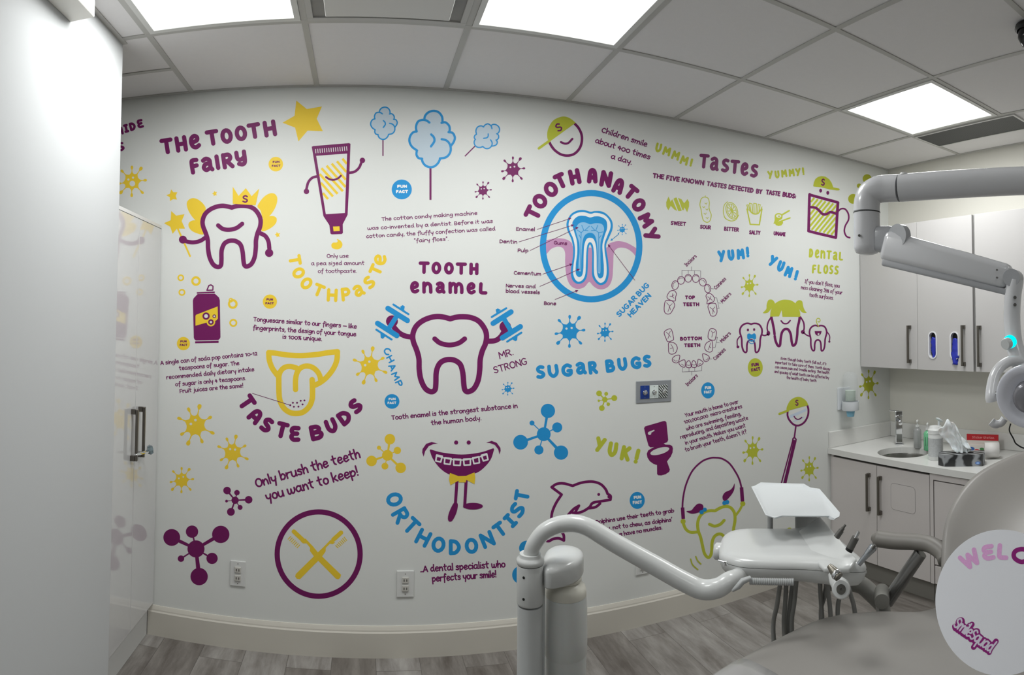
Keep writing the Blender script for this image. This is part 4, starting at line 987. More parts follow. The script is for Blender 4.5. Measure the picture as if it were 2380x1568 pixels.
# toilet
to = Shape('e5').poly([(715, 705), (728, 682), (950, 617), (972, 616), (988, 632), (1010, 848), (996, 875), (955, 890), (975, 903), (1030, 905), (1058, 920), (1067, 950), (1062, 1000), (1040, 1050), (995, 1108), (1012, 1155), (1030, 1208), (1020, 1235), (975, 1265), (925, 1278), (888, 1276), (874, 1262), (873, 1152), (830, 1138), (785, 1105), (757, 1062), (748, 1015), (765, 975), (800, 952), (838, 933), (792, 937), (770, 918), (740, 810)])
to.disc(907, 982, 119, 39, -16, neg=True).disc(783, 766, 21, neg=True).hole([(778, 746), (838, 722), (845, 735), (800, 760)])
decal('toilet_decal', 'solid purple toilet with its lid up, right of YUK!', [('toilet', to, PUR)])

# crossed toothbrushes
G1 = lambda: Shape('g1')
tbz = G1()
tbz.line([(482, 842), (572, 926)], 40).poly([(545, 932), (588, 905), (655, 975), (700, 1030), (912, 1235), (906, 1262), (888, 1277), (866, 1272), (735, 1140), (672, 1078), (628, 1018), (630, 990), (598, 950), (565, 950)])
tbz.line([(912, 852), (842, 915)], 40).poly([(858, 942), (815, 918), (760, 975), (700, 1032), (500, 1228), (494, 1252), (510, 1273), (538, 1276), (672, 1140), (725, 1090), (772, 1022), (773, 990), (812, 952), (836, 957)])
for i in range(7): tbz.line([(456 + i * 13.5, 884 + i * 13), (428 + i * 13.5, 914 + i * 13)], 8, butt=True).line([(938 - i * 13, 890 + i * 13), (966 - i * 13, 926 + i * 11)], 8, butt=True)
decal('crossed_toothbrushes_decal', 'purple ring around two crossed yellow toothbrushes, between the outlets', [('ring', G1().ring(708, 1047, 378, 48, 384), PUR), ('toothbrushes', tbz, YEL)])

# mouth with braces
G2 = lambda: Shape('g2')
br = G2()
for x, y, w_, a in ((672, 318, 50, 12), (748, 340, 56, 8), (830, 350, 62, 2), (917, 348, 60, -3), (996, 333, 54, -9), (1071, 308, 48, -16)):
    c_, s_ = cos(radians(a)), sin(radians(a)); q = [(-w_ / 2, -26), (w_ / 2, -26), (w_ / 2 - 3, 26), (-w_ / 2 + 3, 26)]
    br.line([(x + u * c_ - v * s_, y + u * s_ + v * c_) for u, v in q], 13, True)
br.curve([(650, 296), (740, 318), (830, 330), (917, 328), (1000, 310), (1090, 284)], 10)
decal('braces_mouth_decal', 'purple grinning mouth with braces, legs and a yellow bow tie', [
    ('mouth', G2().poly(spline([(598, 238), (700, 265), (870, 283), (1030, 265), (1146, 228)], 5) + spline([(1152, 240), (1120, 330), (1050, 410), (980, 450), (870, 475), (760, 455), (680, 400), (620, 320), (592, 248)], 5)), PUR),
    ('braces', br, WHITE_PRINT),
    ('cheek_line', G2().poly([(664, 188), (610, 174), (562, 190), (530, 235), (527, 265), (540, 302), (553, 255), (585, 210), (630, 191)]), PUR), ('cheek_line', G2().poly([(1082, 182), (1130, 164), (1175, 182), (1206, 225), (1208, 250), (1198, 284), (1188, 240), (1158, 200), (1115, 183)]), PUR),
    ('eye', G2().disc(822, 179, 18), PUR), ('eye', G2().disc(931, 179, 18), PUR),
    ('leg', G2().line([(829, 512), (816, 705)], 26).blob([(806, 700), (832, 705), (836, 735), (822, 795), (790, 855), (765, 865), (751, 845), (756, 800), (780, 740)]), PUR),
    ('leg', G2().line([(909, 508), (896, 735)], 26).disc(968, 731, 86, 29), PUR),
    ('bow_tie', G2().poly([(768, 443), (842, 470), (908, 468), (982, 438), (988, 485), (982, 540), (910, 503), (905, 525), (846, 525), (842, 510), (772, 549), (760, 500)]), YEL)])

# dolphin
dp = Shape('g3')
for q in ([(560, 850), (505, 780), (498, 700), (512, 620), (555, 525), (614, 436)], [(614, 436), (500, 351)], [(500, 351), (560, 314), (640, 309), (740, 336)], [(740, 336), (820, 306), (900, 290), (980, 290), (1060, 318), (1115, 375), (1138, 428)],
          [(1138, 428), (1172, 452), (1170, 495)], [(1170, 495), (1060, 512), (970, 530), (930, 580), (860, 625), (790, 645), (735, 640)], [(690, 665), (752, 600), (812, 562)], [(812, 562), (790, 600), (768, 640)], [(930, 590), (1000, 578), (1052, 538)], [(1150, 462), (1172, 470)]): dp.curve(q, 31)
for q in ([(560, 830), (612, 862), (638, 900), (640, 958)], [(640, 958), (585, 934), (520, 940), (470, 965), (430, 960)]): dp.curve(q, 32)
decal('dolphin_decal', 'purple outlined dolphin behind the bend of the white arm', [('dolphin_outline', dp, PUR), ('eye', Shape('g3').disc(1037, 434, 17), PUR)])

# rope jumping tooth
G4 = lambda: Shape('g4')
decal('jumping_tooth_decal', 'green outlined tooth skipping a purple rope, partly behind the instrument head', [
    ('tooth_outline', G4().curve([(655, 676), (600, 675), (540, 690), (490, 740), (468, 810), (475, 890), (500, 960), (520, 1050), (540, 1130), (572, 1172), (600, 1166), (618, 1110), (622, 1020), (645, 955), (690, 925), (735, 935), (770, 990), (790, 1060), (815, 1090), (845, 1040), (850, 960), (853, 870), (868, 780), (862, 700), (825, 645), (770, 628), (710, 645), (655, 676)], 33, n=5).curve([(465, 903), (390, 905), (340, 870), (312, 805)], 32).disc(312, 790, 28).curve([(872, 730), (920, 665), (948, 605)], 26).disc(952, 600, 28), GRN),
    ('smile', G4().curve([(595, 820), (650, 840), (710, 820), (752, 778)], 33), GRN),
    ('rope', G4().curve([(304, 650), (312, 540), (342, 400), (410, 250), (510, 150), (600, 112), (660, 107), (730, 118), (810, 170), (880, 270), (918, 350), (938, 430)], 19), PUR),
    ('rope_handle', G4().line([(306, 640), (314, 762)], 38, butt=True), PUR), ('rope_handle', G4().line([(938, 424), (949, 576)], 38, butt=True), PUR),
    ('pigtail', G4().blob([(348, 680), (400, 670), (430, 635), (470, 600), (515, 605), (530, 640), (508, 680), (450, 702), (395, 705)]), PUR), ('pigtail', G4().blob([(863, 382), (862, 440), (840, 490), (800, 540), (770, 568), (742, 560), (735, 520), (762, 478), (820, 450), (848, 415)]), PUR),
    ('hair_bow', G4().disc(510, 690, 23).disc(545, 663, 22), BLU), ('hair_bow', G4().disc(754, 592, 22).disc(784, 582, 23), BLU),
    ('motion_lines', G4().curve([(393, 1192), (415, 1255), (470, 1305)], 14).curve([(448, 1165), (468, 1210), (503, 1245)], 14), GRN)])

# dental mirror with a face
G5 = lambda: Shape('g5')
decal('mirror_face_decal', 'purple dental mirror with smiling face and green cap, right of the micro-creatures text', [
    ('glare', G5().poly([(757, 515), (948, 436), (958, 462), (770, 548)]).poly([(790, 585), (930, 525), (925, 545), (805, 592)]), 'c3d0e0'),
    ('mirror_outline', G5().curve([(962, 396), (975, 450), (968, 520), (930, 590), (870, 628), (810, 620), (760, 570), (738, 520), (738, 470)], 22, butt=True).line([(832, 635), (815, 765)], 18), PUR),
    ('smile', G5().curve([(812, 525), (828, 548), (852, 559), (878, 553), (900, 536)], 13), PUR),
    ('handle', G5().line([(798, 795), (655, 1330)], 15).line([(824, 795), (696, 1330)], 37, butt=True).curve([(796, 800), (802, 775), (820, 770), (835, 790)], 17), PUR),
    ('cap', G5().poly(spline([(726, 466), (728, 420), (760, 355), (800, 320), (860, 303), (915, 320), (955, 358), (974, 398)], 4)).line([(745, 458), (645, 497)], 26), GRN),
    ('letter_mark', letter(G5(), 'S', 843, 370, 72, 38, 0, 12, bold='sans'), PUR)])

# ------------------------------------------------------------------ ceiling fittings
def cell(kx, ky):
    return GX0 + G * kx + 0.013, GX0 + G * (kx + 1) - 0.013, GY0 - G * (ky + 1) + 0.013, GY0 - G * ky - 0.013
a, b, c, d = cell(1, 0)
t = thing('air_diffuser', 'square grey air diffuser with a drop plate between the two front ceiling lights', 'air vent', ((a + b) / 2, (c + d) / 2, CH))
M_VENT = mat('vent_paint', 'b6b5b2', 0.5)
bm = bmesh.new(); w = 0.070
for q in ((a, b, c, c + .022), (a, b, d - .022, d), (a, a + .022, c + .022, d - .022), (b - .022, b, c + .022, d - .022)): box(bm, *q, CH - 0.005, CH + 0.0025, 0.001, 1)
link('frame', bm, M_VENT, t)
bm = bmesh.new(); box(bm, a + .022, b - .022, c + .022, d - .022, CH + .0005, CH + 0.0025)
link('recess', bm, mat('vent_recess', '8b8a87', 0.6), t)
bm = bmesh.new(); box(bm, a + w, b - w, c + w, d - w, CH - 0.026, CH - 0.020, 0.002, 1)
link('drop_plate', bm, mat('vent_plate', 'd0cfcc', 0.5), t)
bm = bmesh.new(); box(bm, a + .2, b - .2, c + .2, d - .2, CH - 0.020, CH + 0.0005)
link('plate_hanger', bm, M_VENT, t)

x0, x1, y0, y1 = 2.835, 3.085, 1.56, 2.235
t = thing('ceiling_grille', 'long dark perforated ceiling grille right of the third light panel', 'air vent', ((x0 + x1) / 2, (y0 + y1) / 2, CH))
bm = bmesh.new()
for q in ((x0, x1, y0, y0 + .012), (x0, x1, y1 - .012, y1), (x0, x0 + .012, y0 + .012, y1 - .012), (x1 - .012, x1, y0 + .012, y1 - .012)): box(bm, *q, CH - 0.006, CH + 0.0025)
link('frame', bm, mat('light_frame_white', 'cfcfcc', 0.4), t)
m = bpy.data.materials.new('perforated_black'); m.use_nodes = True; MATS['perforated_black'] = m
nt = m.node_tree; bs = nt.nodes['Principled BSDF']; tc = nt.nodes.new('ShaderNodeTexCoord'); vo = nt.nodes.new('ShaderNodeTexVoronoi'); vo.inputs['Scale'].default_value = 110; vo.inputs['Randomness'].default_value = 0
cr = nt.nodes.new('ShaderNodeValToRGB'); cr.color_ramp.elements[0].position = 0.35; cr.color_ramp.elements[0].color = srgb('101111'); cr.color_ramp.elements[1].position = 0.5; cr.color_ramp.elements[1].color = srgb('4c4f4f')
nt.links.new(tc.outputs['Object'], vo.inputs['Vector']); nt.links.new(vo.outputs['Distance'], cr.inputs[0]); nt.links.new(cr.outputs[0], bs.inputs['Base Color']); bs.inputs['Roughness'].default_value = 0.5
bm = bmesh.new(); box(bm, x0 + .012, x1 - .012, y0 + .012, y1 - .012, CH - 0.004, CH + 0.0025)
link('perforated_panel', bm, m, t)

# boxed header on the left wall
bm = bmesh.new(); box(bm, XL, XL + 0.090, -1.2, 1.825, 2.533, CH - 0.002, 0.002, 1)
struct('trim_2', bm, mat('header_paint', 'd8d6d0', 0.6))

# black ceiling fitting at the edge of the frame
q = on_level(2394, 78, CH - 0.03)
t = thing('ceiling_camera', 'small black ceiling fitting cut off at the top right of the photo', 'camera', (q.x, q.y, CH))
bm = bmesh.new(); lathe(bm, [(0, 0), (.055, 0), (.058, -.012), (.05, -.02)], 24, (q.x, q.y, CH - .003)); link('mount', bm, mat('black_plastic', '141414', 0.35), t, smooth=40)
bm = bmesh.new(); lathe(bm, [(.045, -.02), (.046, -.045), (.03, -.075), (0, -.085)], 24, (q.x, q.y, CH - .003)); link('dome', bm, mat('black_gloss', '0a0a0a', 0.08), t, smooth=40)

# ------------------------------------------------------------------ tall cupboard in the left alcove
M_GLOSS = mat('white_gloss_door', 'c6c6c6', 0.07, coat=0.5, spec=0.9, ior=1.6)
M_CARC = mat('cabinet_carcass', 'cfcfcd', 0.5)
M_NICK = mat('brushed_nickel', '77736c', 0.32, metal=1.0)
M_CHROME = mat('chrome', 'e2e4e6', 0.06, metal=1.0)
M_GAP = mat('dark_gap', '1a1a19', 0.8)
def handle(parent, p, x, y, z0, z1, axis_out=(1, 0, 0), name='handle', w=0.013, out=0.032):
    """square bar handle with two feet; stands off the door along +x or -x"""
    bm = bmesh.new(); s = axis_out[0]
    xa, xb = x + s * (out - 0.012), x + s * out
    box(bm, min(xa, xb), max(xa, xb), y - w / 2, y + w / 2, z0, z1, 0.0015, 1)
    for za in (z0, z1 - 0.022):
        xa2, xb2 = x, x + s * (out - 0.012)
        box(bm, min(xa2, xb2), max(xa2, xb2), y - w / 2 - .002, y + w / 2 + .002, za, za + 0.022)
    return link(name, bm, M_NICK, parent)

t = thing('tall_cupboard', 'tall glossy white two-door cupboard in the alcove behind the left wall edge', 'cupboard', (-1.28, 2.57, 0))
bm = bmesh.new(); box(bm, AX + .004, -1.000, AY + .004, WY - .004, 0.146, 1.985); link('body', bm, M_CARC, t)
bm = bmesh.new(); box(bm, AX + .004, -1.006, AY + .004, WY - .004, 0.001, 0.146); link('plinth', bm, mat('plinth_grey', 'c2c2c0', 0.5), t)
bm = bmesh.new(); box(bm, AX + .004, -0.979, AY + .004, WY - .004, 1.985, 2.000); link('top_panel', bm, M_CARC, t)
bm = bmesh.new(); box(bm, -0.9995, -0.990, 2.5572, 2.5608, 0.150, 1.983); link('gap_shade_strip', bm, M_GAP, t)  # dark strip set in to stand for the shade between the doors
dA = None
for ya, yb, hy in ((AY + .004, 2.557, 2.515), (2.561, WY - .006, 2.600)):
    bm = bmesh.new(); box(bm, -0.999, -0.979, ya, yb, 0.150, 1.983, 0.0015, 1)
    dr = link('door', bm, M_GLOSS, t)
    handle(dr, t, -0.979, hy if ya < 2.4 else 2.604, 0.915, 1.140, (1, 0, 0))
# ring lock through the two handles
kp = Vector((-0.935, 2.60, 0.945))
t = thing('cabinet_lock', 'clear-ended chrome ring lock looped through the tall cupboard handles', 'lock', tuple(kp))
bm = bmesh.new(); lp = [(-0.9385 + .011 * cos(u), 2.555 + .085 * sin(u), 0.945 - .008 * sin(u)) for u in [2 * pi * i / 28 for i in range(29)]]
tube(bm, lp, 0.0035, 8, False); link('shackle', bm, M_CHROME, t, smooth=True)
bm = bmesh.new(); lathe(bm, [(0, -.016), (.018, -.012), (.024, 0), (.018, .012), (0, .016)], 6, (-0.9385, 2.655, 0.940), (1, 0.5, .2)); link('lock_body', bm, mat('smoked_glass', '8fa0a6', 0.05, trans=0.7), t)

# ------------------------------------------------------------------ base cabinets on the right
M_LAM = mat('grey_laminate', 'cac5c3', 0.42, bump=0.03, bscale=90, vary=0.03, vscale=4)
M_LAMUP = mat('white_laminate', 'bdbbba', 0.36, bump=0.03, bscale=90, vary=0.02, vscale=4)
M_STONE = mat('white_quartz', 'd8d8d5', 0.28, vary=0.035, vscale=14)
M_KICK = mat('toe_kick_grey', '7c7a74', 0.5)
BX = 2.730
def fronts(bm, y0, y1, z0, z1, x=BX, th=0.019, g=0.0018, bev=0.0012): box(bm, x, x + th, y0 + g, y1 - g, z0 + g, z1 - g, bev, 1)
def base_unit(name, label, ya, yb):
    t = thing(name, label, 'cabinet', ((BX + XR) / 2, (ya + yb) / 2, 0), 'base cabinets under the white worktop')
    bm = bmesh.new(); zt_ = 0.716 if 'sink' not in label.split(',')[0] or ya < 2 else 0.54
    box(bm, BX + .021, XR - .003, ya + .001, yb - .001, 0.112, zt_); link('body', bm, mat('cabinet_shadow_gap', '4c4a46', 0.6), t)
    if zt_ < .7:
        bm = bmesh.new(); box(bm, BX + .021, BX + .030, ya + .001, yb - .001, 0.5405, 0.716); link('front_rail', bm, mat('cabinet_shadow_gap', '4c4a46', 0.6), t)
    bm = bmesh.new(); box(bm, BX + .035, BX + .05, ya + .001, yb - .001, 0.001, 0.112); link('toe_kick', bm, M_KICK, t)
    return t
t = base_unit('base_cabinet', 'two-door grey base cabinet below the sink with a square flap in its right door', 2.069, 2.842)
bm = bmesh.new(); fronts(bm, 2.463, 2.842, 0.112, 0.702); d1 = link('door', bm, M_LAM, t)
bm = bmesh.new(); fronts(bm, 2.069, 2.463, 0.112, 0.702); d2 = link('door', bm, M_LAM, t)
handle(d1, t, BX, 2.520, 0.425, 0.648, (-1, 0, 0)); handle(d2, t, BX, 2.428, 0.420, 0.645, (-1, 0, 0))
bm = bmesh.new()   # waste flap: a thin slab with rounded corners and a dark joint round it
def rr(y0, y1, z0, z1, r, n=6):
    P = []
    for cy_, cz_, a0 in ((y1 - r, z1 - r, 0), (y0 + r, z1 - r, 90), (y0 + r, z0 + r, 180), (y1 - r, z0 + r, 270)):
        for k in range(n + 1):
            a = radians(a0 + 90 * k / n); P.append((cy_ + r * cos(a), cz_ + r * sin(a)))
    return P
def slab(bm, P, x0, x1, mi=0):
    A = [bm.verts.new((x0, y, z)) for y, z in P]; B = [bm.verts.new((x1, y, z)) for y, z in P]
    k = len(P)
    for i in range(k): bm.faces.new((A[i], A[(i + 1) % k], B[(i + 1) % k], B[i])).material_index = mi
    bm.faces.new(A[::-1]).material_index = mi; bm.faces.new(B).material_index = mi
    bmesh.ops.recalc_face_normals(bm, faces=bm.faces)
slab(bm, rr(2.170, 2.353, 0.466, 0.618, 0.024), BX - .0004, BX + .0002)
fl = link('flap_joint', bm, mat('joint_line', '5b5955', 0.6), d2); fl.matrix_parent_inverse = Matrix.Identity(4)
bm = bmesh.new(); slab(bm, rr(2.1717, 2.3513, 0.4677, 0.6163, 0.0225), BX - .0009, BX - .0004); fl = link('flap', bm, M_LAM, d2); fl.matrix_parent_inverse = Matrix.Identity(4)
t = base_unit('drawer_cabinet', 'grey base cabinet with drawers behind the chair back', 1.45, 2.067)
bm = bmesh.new(); box(bm, BX, BX + .02, 2.044, 2.067, 0.112, 0.712); link('stile', bm, M_LAM, t)
bm = bmesh.new(); box(bm, BX, BX + .02, 1.45, 2.044, 0.680, 0.712); link('top_rail', bm, M_LAM, t)
for z0, z1 in ((0.357, 0.675), (0.218, 0.352), (0.112, 0.213)):
    bm = bmesh.new(); fronts(bm, 1.455, 2.040, z0, z1); dd = link('drawer', bm, M_LAM, t)
t = base_unit('base_cabinet', 'grey base cabinet hidden behind the patient chair, farthest from the sink', 0.75, 1.448)
bm = bmesh.new(); fronts(bm, 0.75, 1.448, 0.112, 0.702); d3 = link('door', bm, M_LAM, t); handle(d3, t, BX, 1.40, 0.425, 0.648, (-1, 0, 0))
bm = bmesh.new(); box(bm, BX + .012, BX + .03, 2.8425, WY - .001, 0.001, 0.716); tag(link('filler_strip', bm, M_LAM), 'narrow recessed filler strip between the sink cabinet and the mural wall', 'cabinet trim')

# worktop with a round hole and a steel basin
SKX, SKY, SKR = 2.925, 2.415, 0.160
t = thing('worktop', 'white quartz worktop with upstands and a round sink cutout', 'worktop', ((2.72 + XR) / 2, 1.8, 0.718))
def holed(bm, z, flip):
    O = [(2.715, 0.75), (XR - .002, 0.75), (XR - .002, WY - .002), (2.715, WY - .002)]
    I = [(SKX + SKR * cos(2 * pi * i / 48), SKY + SKR * sin(2 * pi * i / 48)) for i in range(48)]
    v, e, f, ov_, oe, of = delaunay_2d_cdt([Vector(p) for p in O + I], [], [list(range(4)), list(range(4, 52))], 1, 1e-5, True)
    V = [bm.verts.new((p.x, p.y, z)) for p in v]
    for tr, o in zip(f, of):
        if 1 in o or not o: continue
        fc = bm.faces.new([V[i] for i in tr])
    return V
bm = bmesh.new(); T_ = holed(bm, 0.754, 0); B_ = holed(bm, 0.718, 1)
for lo, hi in ((0, 4), (4, 52)):
    k = hi - lo
    for i in range(k):
        a_, b_ = lo + i, lo + (i + 1) % k
        bm.faces.new((T_[a_], T_[b_], B_[b_], B_[a_]))
bmesh.ops.recalc_face_normals(bm, faces=bm.faces)
link('slab', bm, M_STONE, t)
bm = bmesh.new(); box(bm, XR - .022, XR - .0005, 0.75, WY - .001, 0.7545, 0.856, 0.002, 1); link('upstand', bm, M_STONE, t)
bm = bmesh.new(); box(bm, 2.722, XR - .0225, WY - .021, WY - .0005, 0.7545, 0.856, 0.002, 1); link('upstand', bm, M_STONE, t)
t = thing('sink', 'round stainless steel sink set under the white worktop', 'sink', (SKX, SKY, 0.718))
bm = bmesh.new(); lathe(bm, [(.172, 0), (.163, 0), (.160, -.01), (.157, -.11), (.14, -.14), (.03, -.150), (.03, -.153)], 48, (SKX, SKY, 0.7175)); link('basin', bm, mat('steel_basin', 'a9a8a4', 0.22, metal=1.0), t, smooth=True)
bm = bmesh.new(); lathe(bm, [(.03, 0), (.028, .002), (.02, .001), (0, -.001)], 24, (SKX, SKY, 0.566)); link('drain', bm, M_CHROME, t, smooth=True)

# tap
fx, fy_ = 3.105, 2.600
t = thing('tap', 'tall square chrome tap behind the round sink', 'tap', (fx, fy_, 0.754))
dirv = (Vector((SKX, SKY, 0)) - Vector((fx, fy_, 0))).normalized(); ang = atan2(dirv.y, dirv.x)
def rotbox(bm, c, ang, hx, hy, z0, z1, bev=0.002):
    vs = box(bm, -hx, hx, -hy, hy, z0, z1, 0)
    if bev:
        es = list({e for v in vs for e in v.link_edges}); r = bmesh.ops.bevel(bm, geom=es, offset=bev, segments=2, affect='EDGES', profile=.5)
        vs = list({v for f in r['faces'] for v in f.verts} | set(v for v in vs if v.is_valid))
    M = Matrix.Translation(Vector(c)) @ Matrix.Rotation(ang, 4, 'Z')
    bmesh.ops.transform(bm, matrix=M, verts=vs)
bm = bmesh.new(); rotbox(bm, (fx, fy_, 0), ang, .024, .030, 0.7545, 0.762); link('base', bm, M_CHROME, t)
bm = bmesh.new(); rotbox(bm, (fx, fy_, 0), ang, .016, .023, 0.762, 0.942, .004); link('column', bm, M_CHROME, t)
bm = bmesh.new(); s0 = Vector((fx, fy_, 0.912)); cyl(bm, s0, s0 + dirv * 0.095 - Vector((0, 0, .006)), 0.0125, 20); link('spout', bm, M_CHROME, t, smooth=40)
bm = bmesh.new(); rotbox(bm, (fx, fy_, 0), ang, .0165, .0235, 0.9425, 0.972, .004); lk = link('lever_cap', bm, M_CHROME, t)
side = Vector((-dirv.y, dirv.x, 0))
bm = bmesh.new(); p_ = Vector((fx, fy_, 0.970)); pl = [p_, p_ + Vector((-.030, .030, .004)), p_ + Vector((-.045, .045, .008))]; tube(bm, pl, [.004, .004, .005], 10); link('lever', bm, M_CHROME, t, smooth=True)

# pump bottles
def pump(x, y, h, r, colname, col, label, trans):
    z = 0.7545
    t = thing('pump_bottle', label, 'bottle', (x, y, z), 'pump bottles behind the sink')
    bm = bmesh.new(); lathe(bm, [(0, 0), (r * .9, 0), (r, .006), (r, h * .60), (r * .8, h * .66), (r * .42, h * .70), (r * .40, h * .73), (0, h * .73)], 28, (x, y, z)); link('bottle', bm, mat(colname, col, 0.12, trans=trans), t, smooth=50)
    bm = bmesh.new(); lathe(bm, [(0, h * .73), (r * .48, h * .73), (r * .46, h * .80), (r * .2, h * .82), (r * .14, h * .83), (r * .14, h * .92), (0, h * .93)], 20, (x, y, z)); link('pump_collar', bm, mat('pump_white', 'd9dbda', 0.35), t, smooth=50)
    bm = bmesh.new(); d_ = Vector((-.8, -.5, 0)).normalized(); c = Vector((x, y, z + h * .95)); tube(bm, [c - d_ * .008, c + d_ * .012, c + d_ * .028 - Vector((0, 0, .003))], [.007, .006, .0035], 12); link('nozzle', bm, mat('pump_white', 'd9dbda', 0.35), t, smooth=True)
    return t
pa = pump(3.085, 2.430, 0.178, 0.025, 'clear_gel_bottle', 'c4c6c6', 'clear grey pump bottle nearest the tap', 0.55)
pb = pump(3.060, 2.330, 0.172, 0.025, 'green_soap', '7fd09f', 'green soap pump bottle between the clear bottle and the white wipes tub', 0.25)
c = Vector((3.060, 2.330, 0.7545))
bm = bmesh.new()
for k in range(9):
    a0 = radians(185 + k * 11); a1 = radians(185 + k * 11 + 7)
    for z0, z1 in ((.030 + .004 * (k % 3), .085),):
        P = [c + Vector((cos(a) * .0254, sin(a) * .0254, zz)) for a, zz in ((a0, z0), (a1, z0), (a1, z1), (a0, z1))]
        if k % 3 == 0: bm.faces.new([bm.verts.new(p) for p in P])
link('label_print', bm, mat('dark_green_print', '2c5c44', 0.5), pb)

# wipes tub
x, y, z = 2.880, 2.135, 0.7545
t = thing('wipes_tub', 'white tub of wipes with grey label and flipped-open lid', 'tub', (x, y, z))
bm = bmesh.new(); lathe(bm, [(0, 0), (.040, 0), (.043, .004), (.043, .158), (.040, .164), (0, .164)], 36, (x, y, z)); link('tub', bm, mat('tub_white', 'dcdedd', 0.35), t, smooth=40)
bm = bmesh.new(); lathe(bm, [(.0435, .022), (.0435, .125)], 36, (x, y, z))
link('label', bm, mat('tub_label', 'b9bcbd', 0.5, vary=.25, vscale=120), t, smooth=True)
bm = bmesh.new(); lathe(bm, [(.0445, .150), (.0445, .172), (.038, .178), (.034, .192), (.012, .194), (0, .190)], 36, (x, y, z)); link('lid', bm, mat('tub_white', 'dcdedd', 0.35), t, smooth=40)
bm = bmesh.new(); lathe(bm, [(0, 0), (.022, 0), (.024, .004), (.020, .008), (0, .008)], 24, (x + .022, y - .01, z + .222), (.55, -.2, .8)); link('flip_cap', bm, mat('tub_cap', 'd3d8da', 0.3), t, smooth=40)
bm = bmesh.new(); box(bm, x + .018, x + .026, y - .016, y - .004, z + .185, z + .218); link('cap_hinge', bm, mat('tub_cap', 'd3d8da', 0.3), t)

# tissue box with tissue
A_ = on_level(2195, 1084, 0.7545); B_ = on_level(2282, 1083, 0.7545)
u = (B_ - A_); L_ = u.length; u.normalize(); n_ = Vector((-u.y, u.x, 0));
if n_.x < 0: n_ = -n_
TBH = 0.064; O_ = A_
t = thing('tissue_box', 'black and grey floral tissue box on the worktop edge', 'tissue box', tuple(A_ + u * L_ / 2 + n_ * .055))
m = bpy.data.materials.new('floral_card'); m.use_nodes = True; MATS['floral_card'] = m; nt = m.node_tree; bs = nt.nodes['Principled BSDF']
tc = nt.nodes.new('ShaderNodeTexCoord'); wv = nt.nodes.new('ShaderNodeTexWave'); wv.inputs['Scale'].default_value = 7; wv.inputs['Distortion'].default_value = 8; wv.inputs['Detail'].default_value = 3
cr = nt.nodes.new('ShaderNodeValToRGB'); cr.color_ramp.elements[0].position = .3; cr.color_ramp.elements[0].color = srgb('2b2c2e'); cr.color_ramp.elements[1].position = .8; cr.color_ramp.elements[1].color = srgb('94979a')
nt.links.new(tc.outputs['Object'], wv.inputs['Vector']); nt.links.new(wv.outputs['Fac'], cr.inputs[0]); nt.links.new(cr.outputs[0], bs.inputs['Base Color']); bs.inputs['Roughness'].default_value = .35
bm = bmesh.new(); dp_ = .115
P = [A_ + n_ * .0, B_, B_ + u * .018 + n_ * .03, B_ + u * .018 + n_ * dp_, A_ - u * .02 + n_ * dp_, A_ - u * .035 + n_ * .035]
lo = [bm.verts.new(p) for p in P]; hi = [bm.verts.new(p + Vector((0, 0, TBH))) for p in P]
for i in range(6): bm.faces.new((lo[i], lo[(i + 1) % 6], hi[(i + 1) % 6], hi[i]))
bm.faces.new(lo[::-1]); bm.faces.new(hi); bmesh.ops.recalc_face_normals(bm, faces=bm.faces)
link('carton', bm, m, t)
cc = A_ + u * L_ / 2 + n_ * .055 + Vector((0, 0, TBH + .0006))
bm = bmesh.new(); bm.faces.new([bm.verts.new(cc + u * (.06 * cos(a)) + n_ * (.025 * sin(a))) for a in [2 * pi * i / 24 for i in range(24)]]); link('opening', bm, mat('dark_gap', '1a1a19', 0.8), t)
lc = B_ - u * .022 - n_ * .0006 + Vector((0, 0, .018))
bm = bmesh.new(); bm.faces.new([bm.verts.new(lc + u * (.014 * cos(a)) + Vector((0, 0, .008 * sin(a)))) for a in [2 * pi * i / 20 for i in range(20)]]); lo_ = link('blue_badge', bm, mat('blue_badge', '2a62b8', 0.4), t)
bm = bmesh.new(); bm.faces.new([bm.verts.new(lc - n_ * .0004 + u * (.010 * cos(a)) + Vector((0, 0, .0045 * sin(a)))) for a in [2 * pi * i / 20 for i in range(20)]]); link('badge_center', bm, mat('pale_blue_badge', 'a9c6ea', 0.4), t)
# the tissue: a crumpled sheet rising out of the slot
rnd = random.Random(4)
bm = bmesh.new(); NU, NV = 22, 18; gridv = []
for j in range(NV + 1):
    v = j / NV; row = []
    for i in range(NU + 1):
        s_ = i / NU - .5
        wdt = .050 + .105 * min(1, v * 1.7) ** .8
        lean = -.060 * v ** 1.2
        fold = .009 * sin(s_ * 17 + v * 3) + .006 * sin(s_ * 37 - v * 9) + .004 * sin(v * 23 + s_ * 11)
        top = v * (.165 + .022 * sin(s_ * 6 + 2.2) + .010 * sin(s_ * 23)) - .055 * (s_ + .18) ** 2 * v * 4
        row.append(bm.verts.new(cc + u * (s_ * wdt + lean + .006 * sin(v * 9 + s_ * 5)) + n_ * (fold + .010 * sin(v * 4)) + Vector((0, 0, top - .004))))
    gridv.append(row)
for j in range(NV):
    for i in range(NU): bm.faces.new((gridv[j][i], gridv[j][i + 1], gridv[j + 1][i + 1], gridv[j + 1][i]))
ts = link('tissue', bm, mat('tissue_paper', 'f4f6f6', 0.9, spec=.1, sss=0.2), t, smooth='all')
md = ts.modifiers.new('thickness', 'SOLIDIFY'); md.thickness = .0008

